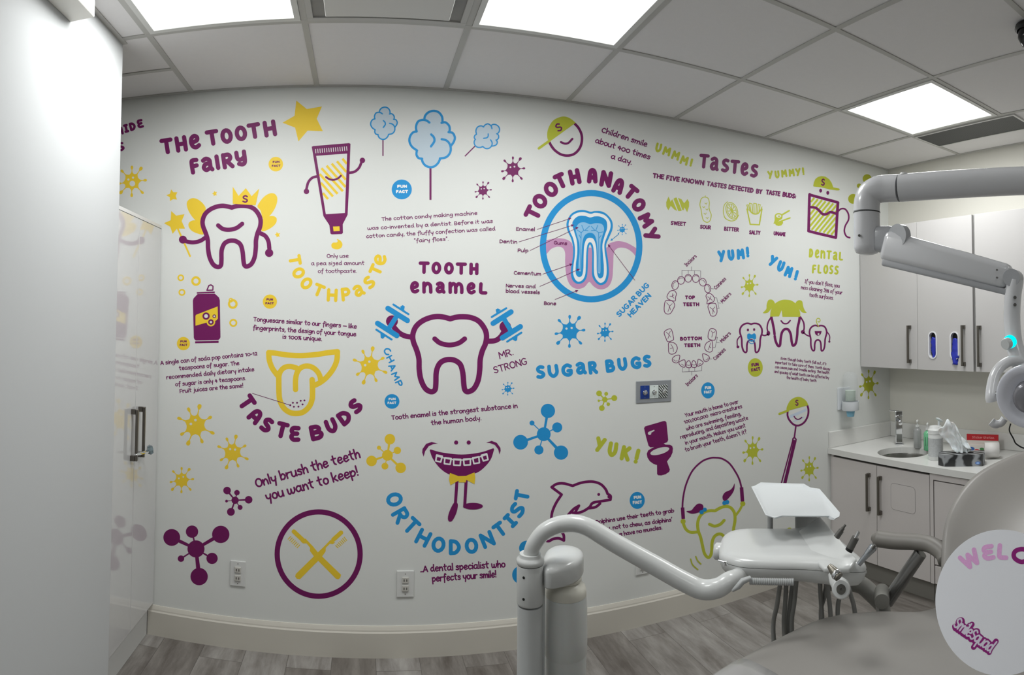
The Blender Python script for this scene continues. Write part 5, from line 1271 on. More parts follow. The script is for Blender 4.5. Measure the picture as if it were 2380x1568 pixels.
# sticker box and rolls
S0 = Vector((3.19, 2.12, .7545)); u2 = Vector((.30, -.95, 0)).normalized(); n2 = Vector((-.95, -.30, 0)).normalized()
t = thing('sticker_box', 'red topped cardboard sticker box against the upstand', 'box', tuple(S0))
def obox(bm, o, u, n, l, d, z0, z1):
    P = [o, o + u * l, o + u * l + n * d, o + n * d]
    lo = [bm.verts.new(p + Vector((0, 0, z0))) for p in P]; hi = [bm.verts.new(p + Vector((0, 0, z1))) for p in P]
    for i in range(4): bm.faces.new((lo[i], lo[(i + 1) % 4], hi[(i + 1) % 4], hi[i]))
    bm.faces.new(lo[::-1]); bm.faces.new(hi); bmesh.ops.recalc_face_normals(bm, faces=bm.faces)
bm = bmesh.new(); obox(bm, S0, u2, n2, .20, .085, 0, .052); link('carton', bm, mat('white_card', 'cfcac4', 0.6), t)
bm = bmesh.new(); obox(bm, S0, u2, n2, .20, .012, .0655, .102); link('red_strip', bm, mat('red_card', 'b5202a', 0.45), t)
bm = bmesh.new(); obox(bm, S0, u2, n2, .20, .0118, .052, .0652); link('back_card', bm, mat('white_card', 'cfcac4', 0.6), t)
def plane_uv(o, u, v):
    """local 2D plane for lettering: returns function px-like (x,y) -> point"""
    return lambda x, y, d: o + u * x + v * (-y) + u.cross(v).normalized() * d
def flat_text(name, s, o, u, v, L, h, sw, col, parent, bold='sans', gap=20):
    sh = Shape('px', 1e9); text(sh, s, (0, 0), (L * 1000, 0), h * 1000, sw * 1000, bold, gap=gap)
    pl = lambda x, y, d: o + u * (x / 1000) + v * (-y / 1000) + nn * d
    nn = u.cross(v).normalized()
    if nn.dot(Vector((0, 0, EYE)) - o) < 0: nn = -nn
    vv, tr = sh.tris(); bm = bmesh.new(); V = {}
    for tt_ in tr:
        for i in tt_:
            if i not in V: V[i] = bm.verts.new(pl(vv[i][0], vv[i][1], .0004))
        try: bm.faces.new([V[i] for i in tt_])
        except ValueError: pass
    return link(name, bm, col, parent)
Z = Vector((0, 0, 1))
flat_text('red_card_text', 'Sticker Station', S0 + n2 * .0125 + u2 * .035 + Z * .0775, u2, Z, .140, .0145, .0026, mat('pink_text', 'd98a8a', 0.5), t, bold=False, gap=22)
for k, (cc_, ww) in enumerate((('e3b229', .022), ('2f5c9e', .018), ('c23b46', .016), ('3b7a45', .014), ('e6e2dc', .02), ('1c1b1a', .03))):
    o = S0 + n2 * .0855 + u2 * (.020 + k * .032) + Z * (.018 + .010 * (k % 2)); bm = bmesh.new()
    bm.faces.new([bm.verts.new(o + u2 * (ww * cos(a)) + Z * (ww * .62 * sin(a))) for a in [2 * pi * i / 16 for i in range(16)]]); link('printed_sticker', bm, mat('sticker_' + cc_, cc_, 0.45), t)
t = thing('sticker_roll', 'roll of white backed stickers with a loose curled end, right of the sticker box', 'roll', (3.10, 1.89, .7545))
ax = Vector((.55, -.83, 0)).normalized(); c0 = Vector((3.04, 1.90, .7545 + .047))
bm = bmesh.new(); r_ = []
for k in range(26):
    a = radians(-60 + k * 16); rr_ = .046 - .0002 * k; r_.append(c0 + Vector((ax.y, -ax.x, 0)) * (-cos(a) * rr_) + Z * (sin(a) * rr_))
r_ += [r_[-1] + Z * .03 + Vector((ax.y, -ax.x, 0)) * -.006, r_[-1] + Z * .055 + Vector((ax.y, -ax.x, 0)) * .012]
A1 = [bm.verts.new(p) for p in r_]; B1 = [bm.verts.new(p + ax * .085) for p in r_]
for i in range(len(r_) - 1): bm.faces.new((A1[i], A1[i + 1], B1[i + 1], B1[i]))
o = link('paper', bm, mat('roll_paper', 'd6d4d2', 0.5), t, smooth='all'); md = o.modifiers.new('thickness', 'SOLIDIFY'); md.thickness = .0015
bm = bmesh.new(); cyl(bm, c0 + ax * .002, c0 + ax * .083, .036, 28); link('inner_roll', bm, mat('roll_core', '4a3030', 0.6), t, smooth=40)

# cup dispenser on the mural wall
x, z = on_wall(1977, 900, WY - .068).x, 0.985
cy_ = WY - .066
t = thing('cup_dispenser', 'white wall cup dispenser with clear dome, right of the mirror drawing', 'cup dispenser', (x, WY, z))
M_DW = mat('dispenser_white', 'd3d7db', 0.35)
bm = bmesh.new(); box(bm, x - .058, x + .058, WY - .010, WY - .0006, z + .0, z + .145, .004, 2); link('back_plate', bm, M_DW, t)
bm = bmesh.new(); lathe(bm, [(0, 0), (.0535, 0), (.0555, .004), (.0555, .058), (.051, .058), (.051, .006), (0, .006)], 40, (x, cy_, z)); link('cup_holder', bm, M_DW, t, smooth=40)
bm = bmesh.new(); lathe(bm, [(.050, .055), (.050, .200), (.046, .226), (.030, .246), (0, .252)], 40, (x, cy_, z)); link('dome', bm, mat('clear_plastic', 'd0d6da', 0.06, alpha=0.16), t, smooth=60)
bm = bmesh.new(); lathe(bm, [(0, -.040), (.023, -.040), (.029, .0), (.0, .0)], 28, (x, cy_, z)); link('hanging_cup', bm, mat('blue_cup', '7fb4cc', 0.5, vary=.2, vscale=90), t, smooth=40)
bm = bmesh.new()
for k in range(8): lathe(bm, [(.031, .060 + k * .0085), (.0345, .0675 + k * .0085), (.0355, .0685 + k * .0085), (.033, .0675 + k * .0085)], 28, (x, cy_, z))
lathe(bm, [(0, .129), (.033, .129), (.031, .060), (0, .060)], 28, (x, cy_, z))
tag(link('cup_stack', bm, mat('pale_green_cup', 'c9d6cb', 0.55)), 'stack of pale green paper cups inside the clear wall dispenser', 'cups', kind='stuff')

# ------------------------------------------------------------------ wall cabinets
UX, UZ0, UZ1 = 3.025, 1.255, 2.183
def wall_unit(label, ya, yb, dark=False):
    t = thing('wall_cabinet', label, 'cabinet', ((UX + XR) / 2, (ya + yb) / 2, UZ0), 'white wall cabinets above the worktop')
    bm = bmesh.new(); box(bm, UX + .021, XR - .003, ya + .001, yb - .001, UZ0 + .001, UZ1); link('body', bm, M_CARC, t)
    return t
t = wall_unit('white wall cabinet in the corner against the mural wall', 2.374, WY - .004)
bm = bmesh.new(); fronts(bm, 2.374, WY - .004, UZ0, UZ1, UX); d_ = link('door', bm, M_LAMUP, t); handle(d_, t, UX, 2.432, 1.296, 1.532, (-1, 0, 0))
t = wall_unit('middle white wall cabinet with two oval glove openings in its door', 1.958, 2.372)
# door with two oval holes
def oval(yc, zc, ry, rz, n=10):
    P = []
    for cz_, a0 in ((zc + rz - ry, 0), (zc - rz + ry, 180)):
        for k in range(n + 1): a = radians(a0 + 180 * k / n); P.append((yc + ry * cos(a), cz_ + ry * sin(a)))
    return P
holes = [oval(2.256, 1.410, .026, .078), oval(2.093, 1.408, .026, .078)]
y0, y1, z0, z1 = 1.960, 2.372, UZ0 + .002, UZ1 - .002
Op = [(y0, z0), (y1, z0), (y1, z1), (y0, z1)]
pts = Op + holes[0] + holes[1]; n1 = len(holes[0])
fcs = [list(range(4)), list(range(4, 4 + n1)), list(range(4 + n1, 4 + 2 * n1))]
v, e, f, ov_, oe, of = delaunay_2d_cdt([Vector(p) for p in pts], [], fcs, 1, 1e-6, True)
bm = bmesh.new(); LV = []
for xx in (UX, UX + .019):
    V = [bm.verts.new((xx, p.x, p.y)) for p in v]; LV.append(V)
    for tr, o in zip(f, of):
        if o and 1 not in o and 2 not in o: bm.faces.new([V[i] for i in tr])
ix = {tuple(round(c, 5) for c in p): i for i, p in enumerate(v)}
def loop(P): return [ix[tuple(round(c, 5) for c in Vector(p))] for p in P]
for P in (Op, holes[0], holes[1]):
    l_ = []
    for p in P:
        j = min(range(len(v)), key=lambda i: (v[i][0] - p[0]) ** 2 + (v[i][1] - p[1]) ** 2)
        if not l_ or l_[-1] != j: l_.append(j)
    for i in range(len(l_)):
        a_, b_ = l_[i], l_[(i + 1) % len(l_)]
        if a_ != b_:
            try: bm.faces.new((LV[0][a_], LV[0][b_], LV[1][b_], LV[1][a_]))
            except ValueError: pass
bmesh.ops.recalc_face_normals(bm, faces=bm.faces)
gd = link('door', bm, M_LAMUP, t); handle(gd, t, UX, 2.022, 1.290, 1.530, (-1, 0, 0))
M_RIM = mat('white_plastic_rim', 'e2e3e6', 0.3)
for (yc, zc) in ((2.256, 1.410), (2.093, 1.408)):
    bm = bmesh.new(); A1 = oval(yc, zc, .033, .085); B1 = oval(yc, zc, .0255, .0775)
    va = [bm.verts.new((UX - .004, *p)) for p in A1]; vb = [bm.verts.new((UX - .004, *p)) for p in B1]; vc = [bm.verts.new((UX + .02, *p)) for p in B1]; vd = [bm.verts.new((UX - .0002, *p)) for p in A1]
    k = len(A1)
    for i in range(k):
        j = (i + 1) % k
        for q in ((va[i], va[j], vb[j], vb[i]), (vb[i], vb[j], vc[j], vc[i]), (va[j], va[i], vd[i], vd[j])):
            bm.faces.new(q)
    rim = link('opening_rim', bm, M_RIM, gd); rim.matrix_parent_inverse = Matrix.Identity(4)
    # dark opening plate and glove behind
    bm = bmesh.new(); box(bm, UX + .0195, UX + .0205, yc - .03, yc + .03, zc - .08, zc + .08); ob = link('opening_shadow', bm, M_GAP, gd); ob.matrix_parent_inverse = Matrix.Identity(4)
M_GLOVE = mat('blue_nitrile', '2430a8', 0.5)
def glove(yc, zc, hang, label):
    bm = bmesh.new(); rnd = random.Random(int(yc * 100))
    n, mrow = 12, 14; V = []
    for j in range(mrow + 1):
        v = j / mrow; zz = zc + .052 - v * (.125 + hang); w = .020 * (0.55 + .45 * sin(pi * min(1, v * 1.1 + .08))) * (1 if v < .55 else 1 + hang * 14) * (1 + hang * 4)
        xo = UX + .008 - (.030 * hang * 12 * max(0, v - .1)) * (1 if hang else 0)
        row = []
        for i in range(n):
            a = 2 * pi * i / n; rr_ = 1 + .22 * sin(3 * a + j) + (.10 + hang * 5) * rnd.uniform(-1, 1)
            row.append(bm.verts.new((xo + .0075 * sin(a) * rr_, yc - .004 * v * hang * 30 + w * cos(a) * rr_, zz + .004 * rnd.uniform(-1, 1))))
        V.append(row)
    for j in range(mrow):
        for i in range(n): bm.faces.new((V[j][i], V[j][(i + 1) % n], V[j + 1][(i + 1) % n], V[j + 1][i]))
    bm.faces.new(V[0]); bm.faces.new(V[-1][::-1])
    bmesh.ops.recalc_face_normals(bm, faces=bm.faces)
    o = link('glove', bm, M_GLOVE, smooth='all'); tag(o, label, 'glove', 'blue gloves in the oval openings')
glove(2.254, 1.405, 0, 'blue glove inside the left oval opening')
glove(2.093, 1.400, .032, 'blue glove spilling out of the right oval opening')
t = wall_unit('white wall cabinet right of the glove cabinet, behind the lamp arm', 1.45, 1.944)
bm = bmesh.new(); fronts(bm, 1.45, 1.944, UZ0, UZ1, UX); d_ = link('door', bm, M_LAMUP, t); handle(d_, t, UX, 1.910, 1.288, 1.526, (-1, 0, 0))
t = wall_unit('white wall cabinet at the far right, mostly out of the photo', 0.95, 1.448)
bm = bmesh.new(); fronts(bm, 0.95, 1.448, UZ0, UZ1, UX); d_ = link('door', bm, M_LAMUP, t); handle(d_, t, UX, 1.40, 1.288, 1.526, (-1, 0, 0))

# ------------------------------------------------------------------ wall plates
M_PLATE = mat('plate_white', 'd3d4d2', 0.35)
M_DEV = mat('device_white', 'c2c0ba', 0.4)
def outlet(x0, x1, z0, z1, label):
    t = thing('wall_outlet', label, 'outlet', ((x0 + x1) / 2, WY, (z0 + z1) / 2), 'white network outlets low on the mural wall')
    cx_, cz_ = (x0 + x1) / 2, (z0 + z1) / 2
    bm = bmesh.new(); box(bm, x0, x1, WY - .006, WY - .0004, z0, z1, .0025, 2); link('plate', bm, M_PLATE, t)
    for s in (1, -1):
        zc = cz_ + s * .019
        bm = bmesh.new(); box(bm, cx_ - .0155, cx_ + .0155, WY - .0115, WY - .006, zc - .014, zc + .014, .003, 2); k_ = link('jack', bm, M_DEV, t)
        bm = bmesh.new()
        for dx in (-.006, .006): box(bm, cx_ + dx - .003, cx_ + dx + .003, WY - .0119, WY - .0113, zc - .006, zc + .005)
        kk = link('jack_hole', bm, mat('outlet_dark', '6e6c67', 0.6), k_); kk.matrix_parent_inverse = Matrix.Identity(4)
        bm = bmesh.new(); cyl(bm, (cx_, WY - .0068, cz_ + s * .046), (cx_, WY - .0058, cz_ + s * .046), .0026, 10); link('screw', bm, mat('outlet_dark', '6e6c67', 0.6), t)
outlet(-.599, -.525, .287, .405, 'white wall outlet left of the toothbrush ring')
outlet(.180, .260, .272, .393, 'white wall outlet left of the dental specialist handwriting')
outlet(1.376, 1.452, .258, .375, 'white wall outlet partly hidden by the white delivery arm')

x0, x1, z0, z1 = 1.376, 1.582, 1.135, 1.249
t = thing('switch_plate', 'grey steel plate with blue, white and striped switches under SUGAR BUGS', 'switch plate', ((x0 + x1) / 2, WY, (z0 + z1) / 2))
bm = bmesh.new(); box(bm, x0, x1, WY - .004, WY - .0004, z0, z1, .002, 2); link('plate', bm, mat('steel_plate', '9a9ea3', 0.38, metal=.35), t)
m = bpy.data.materials.new('stripes'); m.use_nodes = True; MATS['stripes'] = m; nt = m.node_tree; bs = nt.nodes['Principled BSDF']
tc = nt.nodes.new('ShaderNodeTexCoord'); mp = nt.nodes.new('ShaderNodeMapping'); mp.inputs['Rotation'].default_value = (0, radians(42), 0); wv = nt.nodes.new('ShaderNodeTexWave'); wv.inputs['Scale'].default_value = 30
cr = nt.nodes.new('ShaderNodeValToRGB'); cr.color_ramp.interpolation = 'CONSTANT'; cr.color_ramp.elements[0].color = srgb('1c1e1e'); cr.color_ramp.elements[1].position = .5; cr.color_ramp.elements[1].color = srgb('c9cfcc')
nt.links.new(tc.outputs['Object'], mp.inputs[0]); nt.links.new(mp.outputs[0], wv.inputs['Vector']); nt.links.new(wv.outputs['Fac'], cr.inputs[0]); nt.links.new(cr.outputs[0], bs.inputs['Base Color'])
for k, mm in enumerate((mat('switch_blue', '1b3a86', 0.4), mat('switch_white', 'd5dfdc', 0.4), m)):
    xa = x0 + .0235 + k * .054
    bm = bmesh.new(); box(bm, xa, xa + .0515, WY - .0068, WY - .004, z0 + .022, z1 - .024, .001, 1); sw_ = link('switch_cover', bm, mm, t)
    bm = bmesh.new(); lathe(bm, [(.013, 0), (.013, .003), (.009, .005), (.009, .013), (.007, .016), (0, .016)], 20, (xa + .026, WY - .0069, (z0 + z1) / 2 - .003), (0, -1, 0)); kn = link('knob', bm, M_CHROME, sw_, smooth=40); kn.matrix_parent_inverse = Matrix.Identity(4)
    bm = bmesh.new()
    for dz in (-.027, .027): cyl(bm, (xa + .026, WY - .0072, (z0 + z1) / 2 - .001 + dz), (xa + .026, WY - .0066, (z0 + z1) / 2 - .001 + dz), .0022, 8)
    sc_ = link('screws', bm, mat('outlet_dark', '6e6c67', 0.6), sw_); sc_.matrix_parent_inverse = Matrix.Identity(4)

# ------------------------------------------------------------------ delivery unit with post, arm, head
M_WH = mat('dental_white_plastic', 'c6c8c7', 0.28, coat=0.3)
M_WH2 = mat('dental_white_paint', 'c2c5c5', 0.35)
M_GRY = mat('hose_grey', '8b8b88', 0.5)
M_LEA = mat('grey_upholstery', '86837f', 0.42, bump=0.04, bscale=300)
M_ARMP = mat('armrest_grey', '76736e', 0.45)
M_GM = mat('gunmetal', '6d6c69', 0.35, metal=0.7)
M_LIGHTG = mat('lamp_arm_grey', 'd0d1d4', 0.25, coat=0.5)
M_LIGHTD = mat('lamp_joint_grey', 'a9abaf', 0.35, coat=0.2)

PX, PY = 0.521, 1.828
t = thing('delivery_unit', 'white dental delivery unit with post, bent arm, bottle and instrument head', 'dental unit', (PX, PY, 0))
bm = bmesh.new(); lathe(bm, [(0, .001), (.14, .001), (.14, .02), (.05, .035), (.0385, .05), (.0385, .68), (0, .68)], 40, (PX, PY, 0)); link('post', bm, M_WH2, t, smooth=40)
bm = bmesh.new(); lathe(bm, [(.0386, .685), (.0405, .688), (.0412, .692), (.0412, .800), (.040, .803), (0, .803)], 40, (PX, PY, 0)); sl = link('sleeve', bm, M_WH, t, smooth=40)
bm = bmesh.new()
for zz in (.712, .776): 
    dd = Vector((-PX, -PY, 0)).normalized(); dd = Matrix.Rotation(radians(-28), 3, 'Z') @ dd
    c0 = Vector((PX, PY, zz)); cyl(bm, c0 + dd * .0405, c0 + dd * .0418, .0042, 12)
s_ = link('screw_holes', bm, M_GAP, sl)
bm = bmesh.new(); lathe(bm, [(.036, .804), (.0415, .806), (.0435, .813), (.042, .821), (.036, .825), (.0345, .828), (.033, .836), (0, .836)], 40, (PX, PY, 0)); link('collar', bm, M_WH, t, smooth=60)
arm = [(PX, PY, .83), at_r(1243, 1262, 1.90), at_r(1268, 1233, 1.90), at_r(1310, 1217, 1.90), at_r(1360, 1222, 1.89), at_r(1430, 1262, 1.875), at_r(1520, 1312, 1.86), at_r(1592, 1352, 1.845), at_r(1632, 1369, 1.835), at_r(1668, 1366, 1.825), at_r(1694, 1350, 1.84), at_r(1716, 1340, 1.90), at_r(1732, 1326, 1.97)]
AP = spline([tuple(p) for p in arm], 8)
bm = bmesh.new(); nA = len(AP); tube(bm, AP, [(.0235 + .0050 * min(1, i / nA * 2.0)) if i < nA * .72 else .0285 - .0045 * (i / nA - .72) / .28 for i in range(nA)], 28); link('arm', bm, M_WH, t, smooth=60)
# head: plan outline read off the rim level
TZ = .795
rim = [(1672, 1298), (1673, 1272), (1682, 1254), (1703, 1244), (1740, 1240), (1800, 1240), (1850, 1239), (1885, 1233), (1908, 1228), (1922, 1236), (1950, 1260), (1980, 1288), (2006, 1312), (2013, 1324), (2004, 1330), (1970, 1330), (1900, 1326), (1850, 1323), (1780, 1322), (1730, 1319), (1700, 1313), (1682, 1306)]
RP = [on_level(x, y, TZ) for x, y in rim]
ctr = sum(RP, Vector()) / len(RP)
RP = [Vector(q) for q in spline([tuple(p) for p in RP], 3, True)]
def ringat(bm, sc, z, dx=0.0, tilt=0.0):
    out = []
    for p in RP:
        d = p - ctr; l = d.length; q = ctr + d * max(.02, (l - sc) / l)
        out.append(bm.verts.new((q.x, q.y, z + tilt * (q - ctr).dot(Vector((.79, -.61, 0))))))
    return out
def shell(name, levels, m, parent, smooth=50, captop=True, capbot=True):
    bm = bmesh.new(); R_ = [ringat(bm, s, z) for s, z in levels]; n = len(RP)
    for a, b in zip(R_, R_[1:]):
        for i in range(n): bm.faces.new((a[i], a[(i + 1) % n], b[(i + 1) % n], b[i]))
    if capbot: bm.faces.new(R_[0][::-1])
    if captop: bm.faces.new(R_[-1])
    bmesh.ops.recalc_face_normals(bm, faces=bm.faces)
    return link(name, bm, m, parent, smooth=smooth)
hd = shell('head_top_cover', [(.000, TZ + .001), (-.001, TZ + .006), (.003, TZ + .015), (.010, TZ + .021), (.022, TZ + .025), (.045, TZ + .028), (.09, TZ + .027)], M_WH, t, 60, capbot=False)
hb = shell('head_body', [(.070, TZ - .052), (.045, TZ - .050), (.022, TZ - .043), (.007, TZ - .026), (.000, TZ - .008), (.000, TZ - .0005)], M_WH, t, 60)
bm = bmesh.new()   # raised console along the right, instrument side
cA = [on_level(x, y, TZ + .02) for x, y in ((1850, 1240), (1906, 1219), (1992, 1308), (1976, 1323), (1915, 1322), (1880, 1290))]
cT = [p + Vector((0, 0, h)) for p, h in zip(cA, (.004, .034, .014, .004, .003, .004))]
A1 = [bm.verts.new(p - Z * .012) for p in cA]; B1 = [bm.verts.new(p) for p in cT]
for i in range(6): bm.faces.new((A1[i], A1[(i + 1) % 6], B1[(i + 1) % 6], B1[i]))
bm.faces.new(A1[::-1]); bm.faces.new(B1); bmesh.ops.recalc_face_normals(bm, faces=bm.faces)
bmesh.ops.bevel(bm, geom=list(bm.edges), offset=.006, segments=3, affect='EDGES', profile=.5)
link('instrument_console', bm, M_WH, t, smooth=60)
# slanted holder strip on the right
hA = on_level(1916, 1222, TZ + .035); hB = on_level(2006, 1316, TZ + .008)
bm = bmesh.new(); dH = (hB - hA).normalized(); sH = Vector((dH.y, -dH.x, 0)).normalized()
if sH.x < 0: sH = -sH
P = [hA, hB, hB + sH * .012 - Z * .014, hA + sH * .030 - Z * .022]
A1 = [bm.verts.new(p) for p in P]; B1 = [bm.verts.new(p - Z * .010) for p in P]
for i in range(4): bm.faces.new((A1[i], A1[(i + 1) % 4], B1[(i + 1) % 4], B1[i]))
bm.faces.new(A1); bm.faces.new(B1[::-1]); bmesh.ops.recalc_face_normals(bm, faces=bm.faces); link('holder_strip', bm, mat('holder_grey', 'b9bcba', 0.4), t)
# left side knob and hook
bm = bmesh.new(); k0 = on_level(1682, 1282, .785); k1 = at_r(1659, 1284, hypot(k0.x, k0.y) + .005); k1.z = .787
dk = (k1 - k0).normalized(); lathe(bm, [(0, -.01), (.027, -.01), (.028, .010), (.027, .026), (.020, .033), (0, .034)], 28, k0, dk); link('side_knob', bm, M_WH, t, smooth=50)
bm = bmesh.new(); p = at_r(1684, 1306, 1.80); tube(bm, [p + Vector((-.02, .005, .008)), p + Vector((-.006, 0, .002)), p, p + Vector((.002, -.001, -.010))], [.0028, .0028, .006, .006], 10); link('latch_hook', bm, M_CHROME, t, smooth=True)
# bracket under the head gripping the arm
bm = bmesh.new(); e = at_r(1715, 1342, 1.81)
tube(bm, [at_r(1703, 1372, 1.795), at_r(1716, 1362, 1.79), at_r(1726, 1350, 1.79), at_r(1744, 1343, 1.80)], [.006, .012, .013, .010], 16, flat=.7); link('head_bracket', bm, mat('bracket_grey', 'a6a8a8', 0.4), t, smooth=50)
bm = bmesh.new(); bl0, bl1 = at_r(1742, 1350, 1.80), at_r(1845, 1352, 1.80)
tube(bm, [bl0 + (bl1 - bl0) * (i / 48) for i in range(49)], [.0085 + .0022 * (i % 2) for i in range(49)], 14); link('bellows', bm, mat('bracket_grey', 'a6a8a8', 0.4), t, smooth=30)
# bottle bracket
BQ = at_r(1315, 1400, 1.97); BX_, BY_ = BQ.x, BQ.y
Pn = [(1268, 1.868), (1282, 1.866), (1300, 1.875), (1322, 1.895), (1343, 1.93), (1354, 1.97), (1356, 2.01), (1349, 2.045), (1333, 2.07), (1310, 2.08), (1288, 2.07), (1270, 2.03), (1262, 1.97), (1262, 1.90)]
P = [at_r(x, 1400, r) for x, r in Pn]; P = [Vector((p[0], p[1], 0)) for p in spline([tuple(p) for p in P], 3, True)]
bm = bmesh.new(); lev = ((.97, .742), (1.0, .746), (1.0, .786), (.985, .793), (.93, .800), (.80, .806), (.5, .812), (.2, .813))
cB = sum(P, Vector()) / len(P); R_ = []
for s, z in lev: R_.append([bm.verts.new(cB + (p - cB) * s + Z * z) for p in P])
for a, b in zip(R_, R_[1:]):
    for i in range(len(P)): bm.faces.new((a[i], a[(i + 1) % len(P)], b[(i + 1) % len(P)], b[i]))
bm.faces.new(R_[0][::-1]); bm.faces.new(R_[-1]); bmesh.ops.recalc_face_normals(bm, faces=bm.faces); link('bottle_cap_housing', bm, M_WH, t, smooth=35)
M_BOT = mat('milky_bottle', 'cfd2d0', 0.3, sss=0.15)
tb_ = thing('water_bottle', 'milky white water bottle hanging under the cap beside the white post', 'bottle', (BX_, BY_, .25))
bm = bmesh.new(); lathe(bm, [(0, .25), (.045, .25), (.056, .262), (.0635, .33), (.0665, .498), (.0668, .502), (.0685, .506), (.0690, .560), (.0680, .640), (.0655, .682), (0, .682)], 40, (BX_, BY_, 0)); link('bottle_body', bm, M_BOT, tb_, smooth=60)
bm = bmesh.new(); lathe(bm, [(.0657, .6825), (.0655, .697), (.060, .712), (.048, .721), (.044, .725), (.050, .729), (.050, .737), (.044, .741), (0, .741)], 40, (BX_, BY_, 0)); link('bottle_shoulder', bm, mat('cream_plastic', 'cccabf', 0.35), tb_, smooth=50)
bm = bmesh.new(); q = at_r(1262, 1400, 1.93); cyl(bm, (q.x, q.y, .3), (q.x, q.y, .744), .0065, 12); link('side_tube', bm, M_WH2, t, smooth=40)
# tray bracket
bm = bmesh.new(); p = on_level(1790, 1222, .80); cyl(bm, (p.x, p.y, .765), (p.x, p.y, .893), .0105, 20); link('tray_post', bm, mat('bracket_grey', 'a6a8a8', 0.4), t, smooth=40)
bm = bmesh.new(); p = on_level(1874, 1214, .80); p.z = 0; rotbox(bm, (p.x, p.y, 0), -.7, .042, .016, .775, .893, .006); link('tray_bracket', bm, mat('bracket_grey', 'a6a8a8', 0.4), t)
# instrument hoses hanging from the head
hoses = [((1817, 1352), (1806, 1405), (1797, 1455)), ((1829, 1350), (1825, 1400), (1822, 1450)), ((1846, 1352), (1838, 1395), (1833, 1450)), ((1853, 1352), (1846, 1400), (1840, 1450)), ((1905, 1352), (1907, 1380), (1910, 1425)),
         ((1925, 1352), (1916, 1385), (1908, 1425)), ((1921, 1352), (1926, 1385), (1930, 1425)), ((1954, 1362), (1951, 1385), (1947, 1425)), ((1962, 1352), (1976, 1378), (1987, 1425))]
for i, hp in enumerate(hoses):
    r0 = 2.03 + .012 * (i % 3)
    p0, p1, p2 = (at_r(*q, r0) for q in hp)
    down = [tuple(p0 + Vector((0, 0, .03))), tuple(p1), tuple(p2), (p2.x + .005, p2.y - .005, .42), (p2.x + .01, p2.y + .005, .22), (p2.x + .01, p2.y - .01, .02)]
    bm = bmesh.new(); tube(bm, spline(down, 8), .0078 if i != 2 else .009, 12)
    link('hose', bm, M_GRY, t, smooth=True)

# handpieces in the holder strip
def rod(name, label, pts, rads, m, cat='dental instrument', parts=()):
    c = Vector(pts[0]); tt_ = thing(name, label, cat, tuple(c), 'instruments in the holder strip')
    bm = bmesh.new(); tube(bm, [Vector(p) for p in pts], rads, 20); link('grip', bm, m, tt_, smooth=40)
    for pn, pp, rr_, mm in parts:
        bm = bmesh.new(); tube(bm, [Vector(p) for p in pp], rr_, 16); link(pn, bm, mm, tt_, smooth=40)
    return tt_
R1 = 1.90
def L2(a, b, k): return (a[0] + (b[0] - a[0]) * k, a[1] + (b[1] - a[1]) * k)
a, b = (1944, 1248), (1965, 1219)
rod('handpiece', 'dark grey stepped handpiece connector, rear one in the holder strip', [at_r(*L2(a, b, k), R1) for k in (0, .55)], [.0095, .0085], M_GM,
    parts=(('connector_tip', [at_r(*L2(a, b, k), R1) for k in (.55, .75, .75, 1.0)], [.0062, .0058, .0040, .0036], M_GM),))
a, b = (1974, 1277), (1996, 1235); R1 = 1.86
rod('handpiece', 'grey handpiece with chrome tip and black base ring, middle of the holder strip', [at_r(*L2(a, b, k), R1) for k in (.08, .68)], [.0115, .0112], M_GM,
    parts=(('base_ring', [at_r(*L2(a, b, k), R1) for k in (-.06, .08)], [.0117, .0117], mat('black_plastic', '141414', .35)), ('chrome_tip', [at_r(*L2(a, b, k), R1) for k in (.68, 1.0)], [.0052, .0048], M_CHROME)))
a, b = (1996, 1311), (2032, 1268); R1 = 1.80
rod('air_water_syringe', 'slim chrome syringe leaning toward the armrest at the head nose', [at_r(*L2(a, b, k), R1) for k in (0, .45, .9, 1.0)], [.0075, .0085, .0125, .0105], mat('satin_steel', 'a9adb2', .2, metal=1.0),
    parts=(('button', [at_r(*L2(a, b, k), R1 - .008) for k in (.88, 1.05)], [.006, .005], M_GM),))
# suction holder at the front
c0 = at_r(1955, 1368, 1.665); c1 = at_r(1934, 1336, 1.700); tv = Vector((-c0.x, -c0.y, .62)).normalized()
t2 = thing('suction_holder', 'white suction valve with grey round end on the front of the instrument head', 'dental instrument', tuple(c0))
bm = bmesh.new(); tube(bm, [c1 + Z * .006, c1 + (c0 - c1) * .35, c0 + Z * .006, c0 - Z * .002], [.012, .018, .0235, .022], 24); link('valve_body', bm, M_WH, t2, smooth=True)
bm = bmesh.new(); lathe(bm, [(0, -.02), (.024, -.016), (.025, .004), (.022, .012), (.010, .0135), (0, .0135)], 32, c0 + tv * .012, tv); link('round_end', bm, M_WH, t2, smooth=50)
bm = bmesh.new(); lathe(bm, [(.0, .0137), (.0125, .0137), (.0125, .0150), (.003, .0152), (.003, .012), (0, .012)], 28, c0 + tv * .012, tv); link('end_button', bm, mat('dark_grey_button', '55544f', 0.4), t2, smooth=40)
bm = bmesh.new(); sA = at_r(1950, 1341, 1.63); sB = at_r(1927, 1314, 1.655); tube(bm, [sA, sA + (sB - sA) * .5, sB], [.0125, .0120, .0068], 20); link('suction_tip', bm, mat('olive_metal', '77736a', 0.35, metal=.6), t2, smooth=40)
bm = bmesh.new(); lathe(bm, [(.0135, -.005), (.0150, 0), (.0135, .005)], 24, sA + (sB - sA) * .25, (sB - sA).normalized()); link('clip_ring', bm, M_CHROME, t2, smooth=True)

